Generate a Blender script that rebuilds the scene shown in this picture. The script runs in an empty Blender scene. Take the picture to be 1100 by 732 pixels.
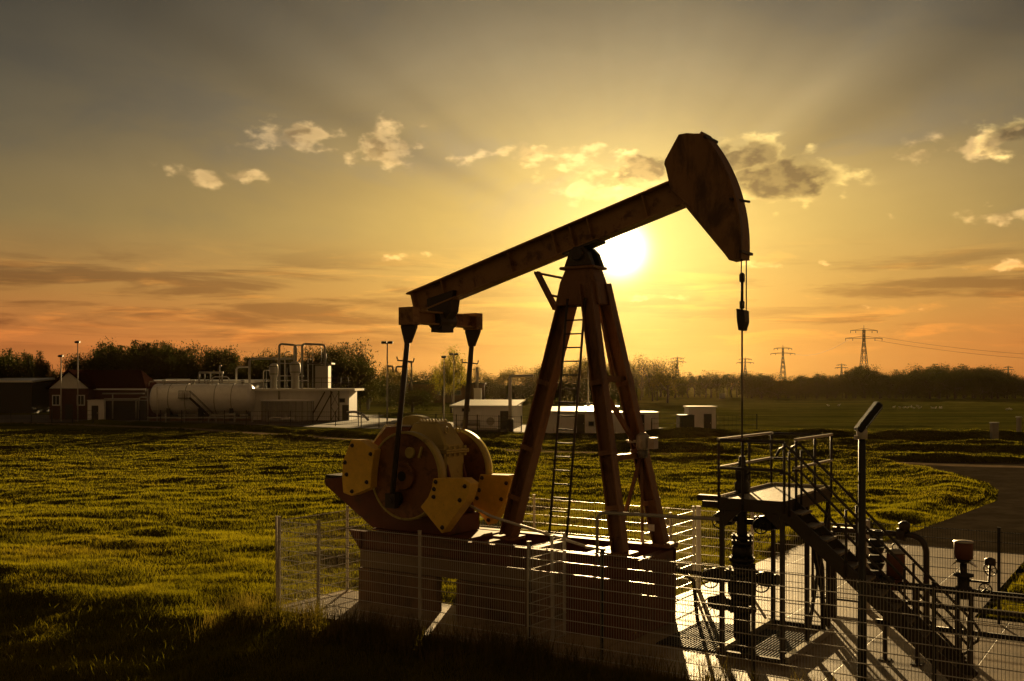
import bpy, bmesh, math, random
import numpy as np
from mathutils import Vector, Matrix

R = math.radians
SC = bpy.context.scene
COL = SC.collection
random.seed(7)
RNG = np.random.default_rng(11)

# ------------------------------------------------------------------ camera
CAM_H = 5.0
FPX, CPX, HPY = 1100.0, 550.0, 412.0          # focal length, centre and horizon of the photograph, in its pixels
cd = bpy.data.cameras.new('camera')
cam = bpy.data.objects.new('camera', cd); COL.objects.link(cam)
cam.location = (0, 0, CAM_H); cam.rotation_euler = (R(90), 0, 0)
cd.sensor_width = 36; cd.lens = 36; cd.shift_y = 46/1100
cd.clip_start = .1; cd.clip_end = 9000
SC.camera = cam

SUN_AZ = math.atan2(115, 1100)                # from +Y towards +X
SUN_EL = math.atan2(144, math.hypot(1100, 115))
SUN_DIR = Vector((math.sin(SUN_AZ)*math.cos(SUN_EL), math.cos(SUN_AZ)*math.cos(SUN_EL), math.sin(SUN_EL)))

# ------------------------------------------------------------------ node helpers
class NT:
    def __init__(s, nt): s.nt = nt
    def n(s, t, **kw):
        nd = s.nt.nodes.new(t)
        for k, v in kw.items(): setattr(nd, k, v)
        return nd
    def put(s, sock, v):
        if v is None: return
        if isinstance(v, bpy.types.NodeSocket): s.nt.links.new(v, sock)
        elif isinstance(v, (tuple, list)) and sock.type == 'RGBA' and len(v) == 3: sock.default_value = (*v, 1)
        else: sock.default_value = v
    def m(s, op, a, b=None, c=None, clamp=False):
        nd = s.n('ShaderNodeMath', operation=op, use_clamp=clamp)
        for i, v in enumerate((a, b, c)):
            if v is not None: s.put(nd.inputs[i], v)
        return nd.outputs[0]
    def add(s, a, b): return s.m('ADD', a, b)
    def sub(s, a, b): return s.m('SUBTRACT', a, b)
    def mul(s, a, b): return s.m('MULTIPLY', a, b)
    def vm(s, op, a, b=None, scale=None):
        nd = s.n('ShaderNodeVectorMath', operation=op)
        s.put(nd.inputs[0], a)
        if b is not None: s.put(nd.inputs[1], b)
        if scale is not None: s.put(nd.inputs['Scale'], scale)
        return nd.outputs['Value'] if op in ('DOT_PRODUCT', 'LENGTH') else nd.outputs[0]
    def mix(s, f, a, b, mode='MIX', clamp=False):
        nd = s.n('ShaderNodeMix', data_type='RGBA', blend_type=mode, clamp_factor=True)
        s.put(nd.inputs[0], f); s.put(nd.inputs[6], a); s.put(nd.inputs[7], b)
        return nd.outputs[2]
    def smooth(s, v, a, b, lo=0., hi=1.):
        nd = s.n('ShaderNodeMapRange', interpolation_type='SMOOTHSTEP')
        s.put(nd.inputs[0], v); s.put(nd.inputs[1], a); s.put(nd.inputs[2], b); s.put(nd.inputs[3], lo); s.put(nd.inputs[4], hi)
        return nd.outputs[0]
    def noise(s, vec, scale, detail=4, rough=.55, dist=0., out='Fac'):
        nd = s.n('ShaderNodeTexNoise')
        s.put(nd.inputs['Vector'], vec); nd.inputs['Scale'].default_value = scale
        nd.inputs['Detail'].default_value = detail; nd.inputs['Roughness'].default_value = rough
        nd.inputs['Distortion'].default_value = dist
        return nd.outputs[out]
    def ramp(s, f, stops, interp='LINEAR'):
        nd = s.n('ShaderNodeValToRGB'); cr = nd.color_ramp; cr.interpolation = interp
        while len(cr.elements) < len(stops): cr.elements.new(.5)
        for e, (p, c) in zip(cr.elements, stops):
            e.position = p; e.color = (*c, 1) if len(c) == 3 else c
        s.put(nd.inputs[0], f)
        return nd.outputs[0]
    def comb(s, x, y, z):
        nd = s.n('ShaderNodeCombineXYZ')
        for i, v in enumerate((x, y, z)): s.put(nd.inputs[i], v)
        return nd.outputs[0]

def lin(r, g, b):
    f = lambda c: c/12.92 if c <= .04045 else ((c+.055)/1.055)**2.4
    return tuple(f(c/255) for c in (r, g, b))

# ------------------------------------------------------------------ world: evening sky with clouds
world = bpy.data.worlds.new('World'); SC.world = world
world.use_nodes = True
wt = world.node_tree; wt.nodes.clear()
w = NT(wt)
SKY_STRENGTH = .1
EXPOSURE = .75
gen = w.n('ShaderNodeTexCoord').outputs['Generated']
D = w.vm('NORMALIZE', gen)
sep = w.n('ShaderNodeSeparateXYZ'); w.put(sep.inputs[0], D)
dx, dy, dz = sep.outputs
DEG = 180/math.pi
az = w.mul(w.m('ARCTAN2', dx, dy), DEG)
el = w.mul(w.m('ARCSINE', dz), DEG)
ang = w.mul(w.m('ARCCOSINE', w.m('MINIMUM', w.vm('DOT_PRODUCT', D, tuple(SUN_DIR)), .999999)), DEG)
elc = w.m('DIVIDE', w.m('MAXIMUM', el, 0), 90, clamp=True)
base = w.ramp(elc, [(0, lin(152, 80, 40)), (2.2/90, lin(184, 106, 54)), (5/90, lin(160, 112, 58)), (8.5/90, lin(124, 105, 68)),
                    (13/90, lin(88, 81, 65)), (20/90, lin(60, 57, 50)), (32/90, lin(36, 33, 28)), (60/90, lin(26, 24, 21)), (1, lin(22, 20, 18))])
# warmth around the sun, wider than it is high
wd_a = w.m('DIVIDE', w.sub(az, SUN_AZ*DEG), 1.65); wd_e = w.sub(el, SUN_EL*DEG)
angw = w.m('SQRT', w.add(w.mul(wd_a, wd_a), w.mul(wd_e, wd_e)))
g1 = w.m('EXPONENT', w.mul(w.m('POWER', w.m('DIVIDE', angw, 10.6), 1.5), -1))
g2 = w.m('EXPONENT', w.mul(w.m('POWER', w.m('DIVIDE', ang, 7.), 1.3), -1))
low = w.smooth(el, 0, 9)
warm = w.mix(low, lin(244, 162, 58), lin(240, 196, 104))
sky = w.mix(w.mul(g1, .86), base, warm)
sky = w.mix(w.mul(g2, .72), sky, lin(255, 226, 118))
hiel = w.smooth(el, 8, 21)
lum = w.vm('DOT_PRODUCT', sky, (.3, .6, .1))
sky = w.mix(w.mul(hiel, .5), sky, w.vm('SCALE', (1.04, 1., .84), scale=lum))
sky = w.vm('SCALE', sky, scale=w.sub(1, w.mul(hiel, .22)))
# broken rays fanning out from the sun
ddx = w.sub(az, SUN_AZ*DEG); ddy = w.sub(el, SUN_EL*DEG)
phi = w.mul(w.m('ARCTAN2', ddy, ddx), DEG)
rn = w.noise(w.comb(w.mul(phi, .055), w.mul(ang, .012), 3.1), 1.0, 3, .6)
rmask = w.mul(w.smooth(ang, 4, 11), w.mul(w.smooth(ang, 40, 22), w.smooth(el, 5, 11)))
def beam(c, wd):
    q = w.m('DIVIDE', w.sub(phi, c), wd)
    return w.m('EXPONENT', w.mul(w.mul(q, q), -1))
dark = w.add(w.mul(beam(155.5, 3.2), .17), w.add(w.mul(beam(145, 2.4), .07), w.add(w.mul(beam(27, 4.5), .22), w.mul(beam(52, 3), .05))))
lightb = w.add(w.mul(beam(37, 3.), .12), w.add(w.mul(beam(76, 3), .05), w.mul(beam(94, 2.5), .04)))
rf = w.add(1, w.mul(rmask, w.add(w.sub(lightb, dark), w.mul(w.sub(rn, .5), .2))))
sky = w.vm('SCALE', sky, scale=rf)
# broad soft variation of the high veil
veil = w.noise(w.comb(w.mul(az, .045), w.mul(el, .13), 1.7), 1.0, 5, .55, .4)
veil2 = w.noise(w.comb(w.mul(az, .11), w.mul(el, .24), 4.2), 1.0, 6, .6, .6)
vv = w.add(w.mul(veil, .62), w.mul(veil2, .38))
sky = w.vm('SCALE', sky, scale=w.add(.60, w.mul(vv, .80)))
grey = w.mul(w.smooth(vv, .52, .40), w.smooth(el, 6, 14))
sky = w.mix(w.mul(grey, .35), sky, w.vm('SCALE', (1.0, .93, .76), scale=w.mul(w.vm('DOT_PRODUCT', sky, (.3, .6, .1)), .92)))
# stratus streaks low over the horizon
st = w.noise(w.comb(w.mul(az, .09), w.mul(el, .85), 5.3), 1.0, 5, .6, .35)
band = w.mul(w.smooth(el, 1.0, 2.8), w.smooth(el, 8.2, 5.2))
away = w.smooth(ang, 5, 17)
sdark = w.mul(w.mul(w.smooth(st, .45, .60), band), w.add(.4, w.mul(away, .55)))
sky = w.mix(sdark, sky, w.vm('MULTIPLY', sky, (.55, .50, .56)))
st2 = w.noise(w.comb(w.mul(az, .16), w.mul(el, 1.25), 9.1), 1.0, 5, .62, .5)
sbright = w.mul(w.mul(w.smooth(st2, .50, .66), band), .9)
sky = w.mix(sbright, sky, w.vm('MULTIPLY', sky, (1.42, 1.27, 1.05)))
# cumulus clouds, each at its own bearing; lit from the sun's side
def cdens(vec):
    a = w.noise(vec, 36, 4, .48, .1)
    b = w.noise(vec, 110, 3, .55)
    return w.add(w.mul(a, .86), w.mul(b, .14))
stretch = w.vm('MULTIPLY', D, (1, 1, 1.75))
toward = w.vm('SUBTRACT', tuple(SUN_DIR), D)
toward = w.vm('SCALE', w.vm('NORMALIZE', toward), scale=.013)
cn = cdens(stretch)
cn2 = cdens(w.vm('ADD', stretch, toward))
wn = w.n('ShaderNodeSeparateColor'); w.put(wn.inputs[0], w.noise(stretch, 26, 4, .55, 0., 'Color'))
azw = w.add(az, w.mul(w.sub(wn.outputs[0], .5), 3.2)); elw = w.add(el, w.mul(w.sub(wn.outputs[1], .5), 1.6))
def cloudset(lst):
    tot = None
    for (px, py, wx, wy, k) in lst:
        ca = math.degrees(math.atan2(px-CPX, FPX)); ce = math.degrees(math.atan2(HPY-py, math.hypot(FPX, px-CPX)))
        qx = w.m('DIVIDE', w.sub(azw, ca), math.degrees(wx/FPX)); qy = w.m('DIVIDE', w.sub(elw, ce), math.degrees(wy/FPX))
        e = w.mul(w.m('EXPONENT', w.mul(w.add(w.mul(qx, qx), w.mul(qy, qy)), -1)), k)
        tot = e if tot is None else w.m('MAXIMUM', tot, e)
    return tot
bright_set = cloudset([(660, 192, 72, 30, 1.15), (316, 147, 56, 16, 1.1), (408, 156, 38, 25, 1.15), (240, 190, 54, 11, .95), (568, 163, 70, 13, .88), (700, 318, 34, 4, .85),
                       (1050, 157, 60, 15, .95), (1078, 231, 32, 9, .9), (970, 227, 14, 8, .72), (822, 285, 34, 6, .85), (1075, 287, 44, 6, .85),
                       (885, 285, 22, 4, .7), (640, 162, 20, 9, .7), (500, 172, 22, 8, .6), (930, 330, 60, 5, .62), (420, 275, 70, 5, .62)])
dark_set = cloudset([(694, 180, 40, 19, 1.15), (796, 168, 42, 20, 1.2), (843, 194, 56, 25, 1.35), (1096, 148, 40, 18, 1.05), (735, 205, 50, 18, .8)])
def cloud(sky, mask, hi, lo, amt, soft, c0=.58, c1=1.05, cnz=1.3):
    d = w.add(w.mul(mask, .92), w.mul(w.sub(cn, .5), 2.9))
    alpha = w.mul(w.smooth(d, .34, .34+soft), w.smooth(mask, .04, .34))
    lit = w.smooth(w.sub(cn, cn2), -.08, .10)
    core = w.smooth(w.add(mask, w.mul(w.sub(cn, .5), cnz)), c0, c1)
    shade = w.m('MAXIMUM', w.mul(core, w.sub(1, w.mul(lit, .6 if cnz > 1 else .15))), w.mul(w.sub(1, lit), .62 if cnz > 1 else .15))
    c = w.mix(w.mul(shade, amt), hi, lo)
    return w.mix(w.mul(alpha, .93), sky, c)
hi_b = w.vm('MULTIPLY', w.vm('ADD', sky, (.30, .22, .11)), (1.5, 1.36, 1.2))
lo_b = w.vm('MULTIPLY', sky, (.84, .74, .70))
sky = cloud(sky, bright_set, hi_b, lo_b, .9, .6)
hi_d = w.vm('MULTIPLY', w.vm('ADD', sky, (.42, .33, .13)), (1.45, 1.36, 1.15))
lo_d = w.mix(.28, lin(96, 78, 54), w.vm('MULTIPLY', sky, (.42, .42, .48)))
sky = cloud(sky, dark_set, hi_d, lo_d, 1.0, .5, .26, .86, .5)
# the blinding sun and its aureole
q = w.m('DIVIDE', ang, 1.08)
core = w.m('EXPONENT', w.mul(w.mul(q, q), -1))
q3 = w.m('DIVIDE', ang, 3.1)
aur = w.m('EXPONENT', w.mul(w.m('POWER', q3, 1.25), -1))
sky = w.vm('ADD', sky, w.vm('SCALE', (1., .88, .55), scale=w.mul(core, 7)))
sky = w.vm('ADD', sky, w.vm('SCALE', (1., .72, .28), scale=w.mul(aur, .72)))
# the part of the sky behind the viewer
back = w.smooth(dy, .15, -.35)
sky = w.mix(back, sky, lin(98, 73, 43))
below = w.smooth(dz, 0, -.02)
sky = w.mix(below, sky, (.012, .009, .004))
nish = w.n('ShaderNodeTexSky', sky_type='NISHITA', sun_disc=False)
nish.sun_elevation = SUN_EL; nish.sun_rotation = SUN_AZ
nish.air_density = 1.5; nish.dust_density = 4.0
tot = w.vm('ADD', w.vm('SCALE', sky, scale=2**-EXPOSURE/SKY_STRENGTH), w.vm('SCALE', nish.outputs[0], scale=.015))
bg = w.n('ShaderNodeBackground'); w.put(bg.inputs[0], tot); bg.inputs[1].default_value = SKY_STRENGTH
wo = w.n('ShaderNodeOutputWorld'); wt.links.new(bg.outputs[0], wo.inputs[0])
world.cycles.sampling_method = 'MANUAL'; world.cycles.sample_map_resolution = 1024

# ------------------------------------------------------------------ sun lamp, exposure
sl = bpy.data.lights.new('sun', 'SUN'); sl.energy = 5.0; sl.angle = R(.5); sl.color = (1., .68, .30)
so = bpy.data.objects.new('sun', sl); COL.objects.link(so)
so.rotation_euler = SUN_DIR.to_track_quat('Z', 'Y').to_euler(); so.location = (60, 400, 120)
SC.view_settings.view_transform = 'Standard'; SC.view_settings.look = 'None'
SC.view_settings.exposure = EXPOSURE; SC.view_settings.gamma = 1; SC.view_settings.use_curve_mapping = False
SC.cycles.use_denoising = True
SC.cycles.max_bounces = 6; SC.cycles.diffuse_bounces = 3; SC.cycles.transparent_max_bounces = 8
SC.cycles.volume_bounces = 0

# ------------------------------------------------------------------ frames of reference
TH = R(33.2)
UX, UY = math.cos(TH), -math.sin(TH)           # along the pump, towards the well
VX, VY = math.sin(TH), math.cos(TH)            # across it, away from the viewer
WELL = (4.37, 19.45)
def wl(x, y, z=0):                              # site frame (well = origin) to world
    return Vector((WELL[0]+x*UX+y*VX, WELL[1]+x*UY+y*VY, z))
def to_site(X, Y):
    a, b = X-WELL[0], Y-WELL[1]
    return a*UX+b*UY, a*VX+b*VY
def gp(px, py, z=0):                            # where a photo pixel meets the level z
    Y = (CAM_H-z)*FPX/(py-HPY)
    return Vector(((px-CPX)*Y/FPX, Y, z))
def at(px, py, Y):                              # a photo pixel at distance Y
    return Vector(((px-CPX)*Y/FPX, Y, CAM_H-(py-HPY)*Y/FPX))
def sv(px, py, v):                              # a photo pixel on the site plane y = v -> (x, z)
    k = (px-CPX)/FPX
    x = (k*(WELL[1]+v*VY)-WELL[0]-v*VX)/(UX-k*UY)
    Y = WELL[1]+x*UY+v*VY
    return x, CAM_H-(py-HPY)*Y/FPX

# ------------------------------------------------------------------ mesh builder
class MB:
    def __init__(s): s.v = []; s.f = []; s.sm = []
    def _add(s, vs, fs, smooth=False):
        o = len(s.v); s.v += [tuple(p) for p in vs]
        for f in fs: s.f.append(tuple(i+o for i in f)); s.sm.append(smooth)
        return s
    def box(s, lo, hi, rot=None, c=None):
        (x0, y0, z0), (x1, y1, z1) = lo, hi
        vs = [Vector(p) for p in ((x0,y0,z0),(x1,y0,z0),(x1,y1,z0),(x0,y1,z0),(x0,y0,z1),(x1,y0,z1),(x1,y1,z1),(x0,y1,z1))]
        if rot is not None:
            c = Vector(c); vs = [rot @ (p-c) + c for p in vs]
        return s._add(vs, [(0,3,2,1),(4,5,6,7),(0,1,5,4),(1,2,6,5),(2,3,7,6),(3,0,4,7)])
    def bar(s, a, b, wd, ht, up=(0,0,1)):        # rectangular bar from a to b
        a, b = Vector(a), Vector(b); d = (b-a).normalized(); up = Vector(up)
        if abs(d.dot(up)) > .98: up = Vector((0,1,0)) if abs(d.y) < .9 else Vector((1,0,0))
        r = d.cross(up).normalized()*(wd/2); t = r.cross(d).normalized()*(ht/2)
        vs = [a-r-t, a+r-t, a+r+t, a-r+t, b-r-t, b+r-t, b+r+t, b-r+t]
        return s._add(vs, [(0,1,2,3),(7,6,5,4),(0,4,5,1),(1,5,6,2),(2,6,7,3),(3,7,4,0)])
    def ibeam(s, a, b, wd, ht, tf, tw, up=(0,0,1)):
        a, b = Vector(a), Vector(b); d = (b-a).normalized(); up = Vector(up)
        r = d.cross(up).normalized(); t = r.cross(d).normalized()
        W2, H2, w2 = wd/2, ht/2, tw/2
        prof = [(-W2,-H2),(W2,-H2),(W2,-H2+tf),(w2,-H2+tf),(w2,H2-tf),(W2,H2-tf),(W2,H2),(-W2,H2),(-W2,H2-tf),(-w2,H2-tf),(-w2,-H2+tf),(-W2,-H2+tf)]
        vs = [a+r*x+t*y for x, y in prof]+[b+r*x+t*y for x, y in prof]; n = 12
        fs = [(i, (i+1) % n, (i+1) % n+n, i+n) for i in range(n)]
        caps = [(0,1,2,11),(3,4,9,10),(5,6,7,8),(2,3,10,11),(4,5,8,9)]
        fs += [tuple(reversed(c)) for c in caps]+[tuple(i+n for i in c) for c in caps]
        return s._add(vs, fs)
    def tube(s, pts, r, n=8, cap=True, smooth=True):
        pts = [Vector(p) for p in pts]; k = len(pts)
        rs = r if isinstance(r, (list, tuple)) else [r]*k
        ds = []
        for i in range(k):
            d = (pts[min(i+1, k-1)]-pts[max(i-1, 0)])
            ds.append(d.normalized())
        ref = Vector((0,0,1)) if abs(ds[0].z) < .9 else Vector((1,0,0))
        nrm = ds[0].cross(ref).normalized(); vs = []
        for i in range(k):
            nrm = (nrm - ds[i]*nrm.dot(ds[i])).normalized(); bi = ds[i].cross(nrm)
            for j in range(n):
                an = 2*math.pi*j/n
                vs.append(pts[i]+(nrm*math.cos(an)+bi*math.sin(an))*rs[i])
        o = len(s.v)
        fs = [(i*n+j, i*n+(j+1) % n, (i+1)*n+(j+1) % n, (i+1)*n+j) for i in range(k-1) for j in range(n)]
        s._add(vs, fs, smooth)
        if cap:
            s.f.append(tuple(o+j for j in reversed(range(n)))); s.sm.append(False)
            s.f.append(tuple(o+(k-1)*n+j for j in range(n))); s.sm.append(False)
        return s
    def prism(s, poly, a, b, axes='xz'):         # 2-D polygon extruded along the third axis from a to b
        def P(p, t):
            if axes == 'xz': return (p[0], t, p[1])
            if axes == 'yz': return (t, p[0], p[1])
            return (p[0], p[1], t)
        n = len(poly)
        vs = [P(p, a) for p in poly]+[P(p, b) for p in poly]
        fs = [tuple(range(n)), tuple(reversed(range(n, 2*n)))]+[(i+n, (i+1) % n+n, (i+1) % n, i) for i in range(n)]
        return s._add(vs, fs)
    def lathe(s, prof, c=(0,0,0), axis=(0,0,1), n=20, smooth=True, cap=True):   # prof: (radius, height)
        q = Vector((0,0,1)).rotation_difference(Vector(axis)); c = Vector(c); k = len(prof)
        vs = [c+q @ Vector((r*math.cos(2*math.pi*j/n), r*math.sin(2*math.pi*j/n), h)) for r, h in prof for j in range(n)]
        fs = [(i*n+j, i*n+(j+1) % n, (i+1)*n+(j+1) % n, (i+1)*n+j) for i in range(k-1) for j in range(n)]
        o = len(s.v); s._add(vs, fs, smooth)
        if cap and prof[0][0] > 1e-4: s.f.append(tuple(o+j for j in reversed(range(n)))); s.sm.append(False)
        if cap and prof[-1][0] > 1e-4: s.f.append(tuple(o+(k-1)*n+j for j in range(n))); s.sm.append(False)
        return s
    def cyl(s, a, b, r, n=16): return s.tube([a, b], r, n)
    def torus(s, c, axis, r, t, n=20, m=6):
        q = Vector((0,0,1)).rotation_difference(Vector(axis)); c = Vector(c)
        vs = []
        for i in range(n):
            A = 2*math.pi*i/n
            for j in range(m):
                B = 2*math.pi*j/m; rr = r+t*math.cos(B)
                vs.append(c+q @ Vector((rr*math.cos(A), rr*math.sin(A), t*math.sin(B))))
        return s._add(vs, [(i*m+j, ((i+1) % n)*m+j, ((i+1) % n)*m+(j+1) % m, i*m+(j+1) % m) for i in range(n) for j in range(m)], True)
    def wheel(s, c, axis, r, t=.012):            # valve handwheel
        q = Vector((0,0,1)).rotation_difference(Vector(axis)); c = Vector(c)
        s.torus(c, axis, r, t)
        for k in range(3):
            A = k*math.pi/3+.3; e = q @ Vector((math.cos(A)*r, math.sin(A)*r, 0))
            s.tube([c-e, c+e], t*.7, 5)
        return s.lathe([(r*.2, -.02), (r*.2, .02)], c, axis, 8)
    def build_each(s, name, m, parent=None, bevel=0):
        par = list(range(len(s.v)))
        def find(i):
            while par[i] != i: par[i] = par[par[i]]; i = par[i]
            return i
        for f in s.f:
            for i in f[1:]: par[find(i)] = find(f[0])
        groups = {}
        for f, q in zip(s.f, s.sm): groups.setdefault(find(f[0]), []).append((f, q))
        out = []
        for g in groups.values():
            b = MB(); ids = sorted({i for f, _ in g for i in f}); mp = {i: k for k, i in enumerate(ids)}
            b.v = [s.v[i] for i in ids]; b.f = [tuple(mp[i] for i in f) for f, _ in g]; b.sm = [q for _, q in g]
            out.append(b.build(name, m, parent, bevel))
        return out
    def build(s, name, m, parent=None, bevel=0, loc=None, rotz=0):
        me = bpy.data.meshes.new(name); me.from_pydata(s.v, [], s.f)
        me.polygons.foreach_set('use_smooth', s.sm); me.materials.append(m); me.update()
        bm = bmesh.new(); bm.from_mesh(me); bmesh.ops.recalc_face_normals(bm, faces=bm.faces); bm.to_mesh(me); bm.free()
        o = bpy.data.objects.new(name, me); COL.objects.link(o)
        if parent: o.parent = parent
        if loc is not None: o.location = loc
        o.rotation_euler.z = rotz
        if bevel:
            b = o.modifiers.new('bevel', 'BEVEL'); b.width = bevel; b.segments = 1; b.limit_method = 'ANGLE'; b.angle_limit = R(50)
        return o

def tag(o, label=None, cat=None, group=None, kind=None):
    if label: o['label'] = label
    if cat: o['category'] = cat
    if group: o['group'] = group
    if kind: o['kind'] = kind
    return o
def thing(name, label, cat, loc=(0,0,0), rotz=0, group=None):
    o = bpy.data.objects.new(name, None); COL.objects.link(o); o.empty_display_size = .3
    o.location = loc; o.rotation_euler.z = rotz
    return tag(o, label, cat, group)
def copy_tree(o, parent=None):
    c = o.copy(); COL.objects.link(c)
    if parent: c.parent = parent
    for ch in list(o.children): copy_tree(ch, c)
    return c

# ------------------------------------------------------------------ materials
def mat(name, col, rough=.6, metal=0., var=.35, scale=4., bump=.15, second=None, fac2=(.5, .7), spec=.5, bscale=None, streak=1.):
    m = bpy.data.materials.new(name); m.use_nodes = True; nt = m.node_tree
    t = NT(nt); p = nt.nodes['Principled BSDF']
    co = t.n('ShaderNodeTexCoord').outputs['Object']
    if streak != 1.: co = t.vm('MULTIPLY', co, (1, 1, streak))
    n1 = t.noise(co, scale, 6, .6); n2 = t.noise(co, scale*7, 4, .6)
    k = t.add(1-var, t.mul(t.add(t.mul(n1, 1.3), t.mul(n2, .7)), var))
    c = t.vm('SCALE', col, scale=k)
    if second:
        n3 = t.noise(co, scale*1.7, 7, .68, .4)
        c = t.mix(t.smooth(n3, fac2[0], fac2[1]), c, second)
    t.put(p.inputs['Base Color'], c)
    t.put(p.inputs['Roughness'], t.add(rough-.1, t.mul(n2, .2)))
    p.inputs['Metallic'].default_value = metal
    p.inputs['Specular IOR Level'].default_value = spec
    if bump:
        b = t.n('ShaderNodeBump'); b.inputs['Strength'].default_value = bump; b.inputs['Distance'].default_value = .02
        t.put(b.inputs['Height'], t.noise(co, bscale or scale*9, 5, .6)); t.put(p.inputs['Normal'], b.outputs[0])
    return m
RUST = (.10, .042, .018)
M = dict(
    beam=mat('painted_beam_steel', (.30, .165, .06), .55, .1, .4, 1.5, .1, RUST, (.5, .68)),
    head=mat('brown_head_paint', (.25, .13, .05), .6, .1, .45, 1.2, .1, (.09, .045, .02), (.48, .66), streak=.35),
    leg=mat('dark_leg_steel', (.20, .095, .036), .55, .1, .45, 2., .12, RUST, (.48, .65), streak=.35),
    red=mat('red_brown_skid_paint', (.13, .042, .02), .6, .1, .45, 1.6, .12, (.07, .032, .016), (.5, .68)),
    disc=mat('crank_disc_paint', (.20, .085, .032), .5, .15, .5, 2.2, .1, (.08, .034, .016), (.46, .66)),
    yellow=mat('yellow_counterweight_paint', (.74, .47, .05), .55, 0, .45, 5., .15, (.34, .20, .05), (.58, .8)),
    olive=mat('olive_housing_paint', (.42, .34, .10), .5, .05, .35, 2., .1, (.16, .11, .04), (.55, .74)),
    black=mat('black_grease_steel', (.028, .024, .02), .5, .4, .4, 5., .1),
    dark=mat('dark_structural_steel', (.055, .045, .036), .5, .5, .4, 4., .1, (.08, .035, .016), (.56, .7)),
    galv=mat('galvanised_steel', (.62, .60, .55), .36, .5, .25, 6., .05),
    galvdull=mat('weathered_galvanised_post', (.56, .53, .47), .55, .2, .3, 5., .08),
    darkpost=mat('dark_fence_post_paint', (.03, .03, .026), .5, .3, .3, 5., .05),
    deck=mat('deck_plate_steel', (.24, .2, .15), .5, .4, .4, 6., .3, (.1, .07, .045), (.5, .7), bscale=70),
    bright=mat('bright_worn_rail', (.55, .52, .46), .32, .8, .25, 8., .05),
    conc=mat('weathered_concrete', (.18, .105, .058), .9, 0, .45, 1.4, .35, (.085, .05, .028), (.46, .68), bscale=22, streak=.4),
    grey_cap=mat('concrete_cap_beam', (.20, .145, .095), .85, 0, .4, 2., .3, (.10, .06, .035), (.55, .75)),
    white=mat('white_panel_paint', (.72, .70, .66), .55, 0, .25, 1.2, .08, (.42, .38, .32), (.58, .8), streak=.3),
    roofw=mat('pale_metal_roof', (.78, .76, .70), .36, .5, .2, 2., .08),
    tank=mat('white_tank_paint', (.82, .80, .76), .3, .1, .25, 1.2, .05, (.36, .31, .25), (.6, .8)),
    brick=mat('dark_brick_wall', (.09, .045, .03), .85, 0, .4, 6., .2),
    rooft=mat('red_clay_roof_tiles', (.035, .014, .010), .95, 0, .4, 3., .05, bscale=30, spec=0),
    pipe=mat('grey_pipe_paint', (.34, .32, .28), .5, .3, .3, 3., .06),
    dkgreen=mat('dark_cabinet_paint', (.05, .045, .03), .6, 0, .3, 3., .06),
    glass=mat('window_glass', (.03, .035, .04), .1, 0, .1, 2., 0),
    lamp=mat('lamp_housing_black', (.02, .02, .02), .45, .3, .2, 5., .05),
    lens=mat('lamp_glass', (.09, .085, .07), .15, 0, .1, 2., 0),
    pylon=mat('pylon_steel', (.055, .045, .035), .7, .2, .2, .2, 0),
    redconc=mat('red_stained_concrete', (.16, .065, .034), .85, 0, .5, 1.4, .35, (.10, .04, .02), (.46, .68), bscale=22, streak=.4),
    bark=mat('tree_bark', (.045, .032, .02), .9, 0, .4, 2., .2),
    bird=mat('white_feathers', (.8, .78, .74), .8, 0, .1, 5., 0),
)

def leaf_mat(name, c1, c2, trans=.5, scale=1.5, c3=None):
    m = bpy.data.materials.new(name); m.use_nodes = True; nt = m.node_tree; nt.nodes.clear(); t = NT(nt)
    co = t.n('ShaderNodeTexCoord').outputs['Object']
    c = t.mix(t.smooth(t.noise(co, scale, 4, .6), .35, .68), c1, c2)
    if c3: c = t.mix(t.mul(t.smooth(t.noise(co, scale*.3, 5, .65), .5, .68), .55), c, c3); c = t.mix(t.mul(t.smooth(t.noise(co, scale*9, 2, .5), .56, .72), .4), c, c3)
    d = t.n('ShaderNodeBsdfDiffuse'); tr = t.n('ShaderNodeBsdfTranslucent'); gl = t.n('ShaderNodeBsdfGlossy')
    gl.inputs['Roughness'].default_value = .55
    t.put(d.inputs[0], c); t.put(tr.inputs[0], t.vm('MULTIPLY', c, (1.3, 1.25, .45))); t.put(gl.inputs[0], (.5, .45, .3))
    mx = t.n('ShaderNodeMixShader'); mx.inputs[0].default_value = trans
    nt.links.new(d.outputs[0], mx.inputs[1]); nt.links.new(tr.outputs[0], mx.inputs[2])
    m2 = t.n('ShaderNodeMixShader'); m2.inputs[0].default_value = .035
    nt.links.new(mx.outputs[0], m2.inputs[1]); nt.links.new(gl.outputs[0], m2.inputs[2])
    o = t.n('ShaderNodeOutputMaterial'); nt.links.new(m2.outputs[0], o.inputs[0])
    return m
GRASS = leaf_mat('grass_blades', (.145, .138, .011), (.225, .202, .015), .62, .4, (.22, .165, .03))
WEED = leaf_mat('tall_weeds', (.10, .09, .02), (.2, .15, .05), .5, 2.)
LEAFD = leaf_mat('dark_leaves', (.028, .032, .010), (.05, .05, .014), .3)
LEAFO = leaf_mat('spring_leaves', (.075, .065, .018), (.12, .09, .025), .45)
LEAFY = leaf_mat('yellow_green_leaves', (.22, .20, .03), (.30, .25, .04), .5)

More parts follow.
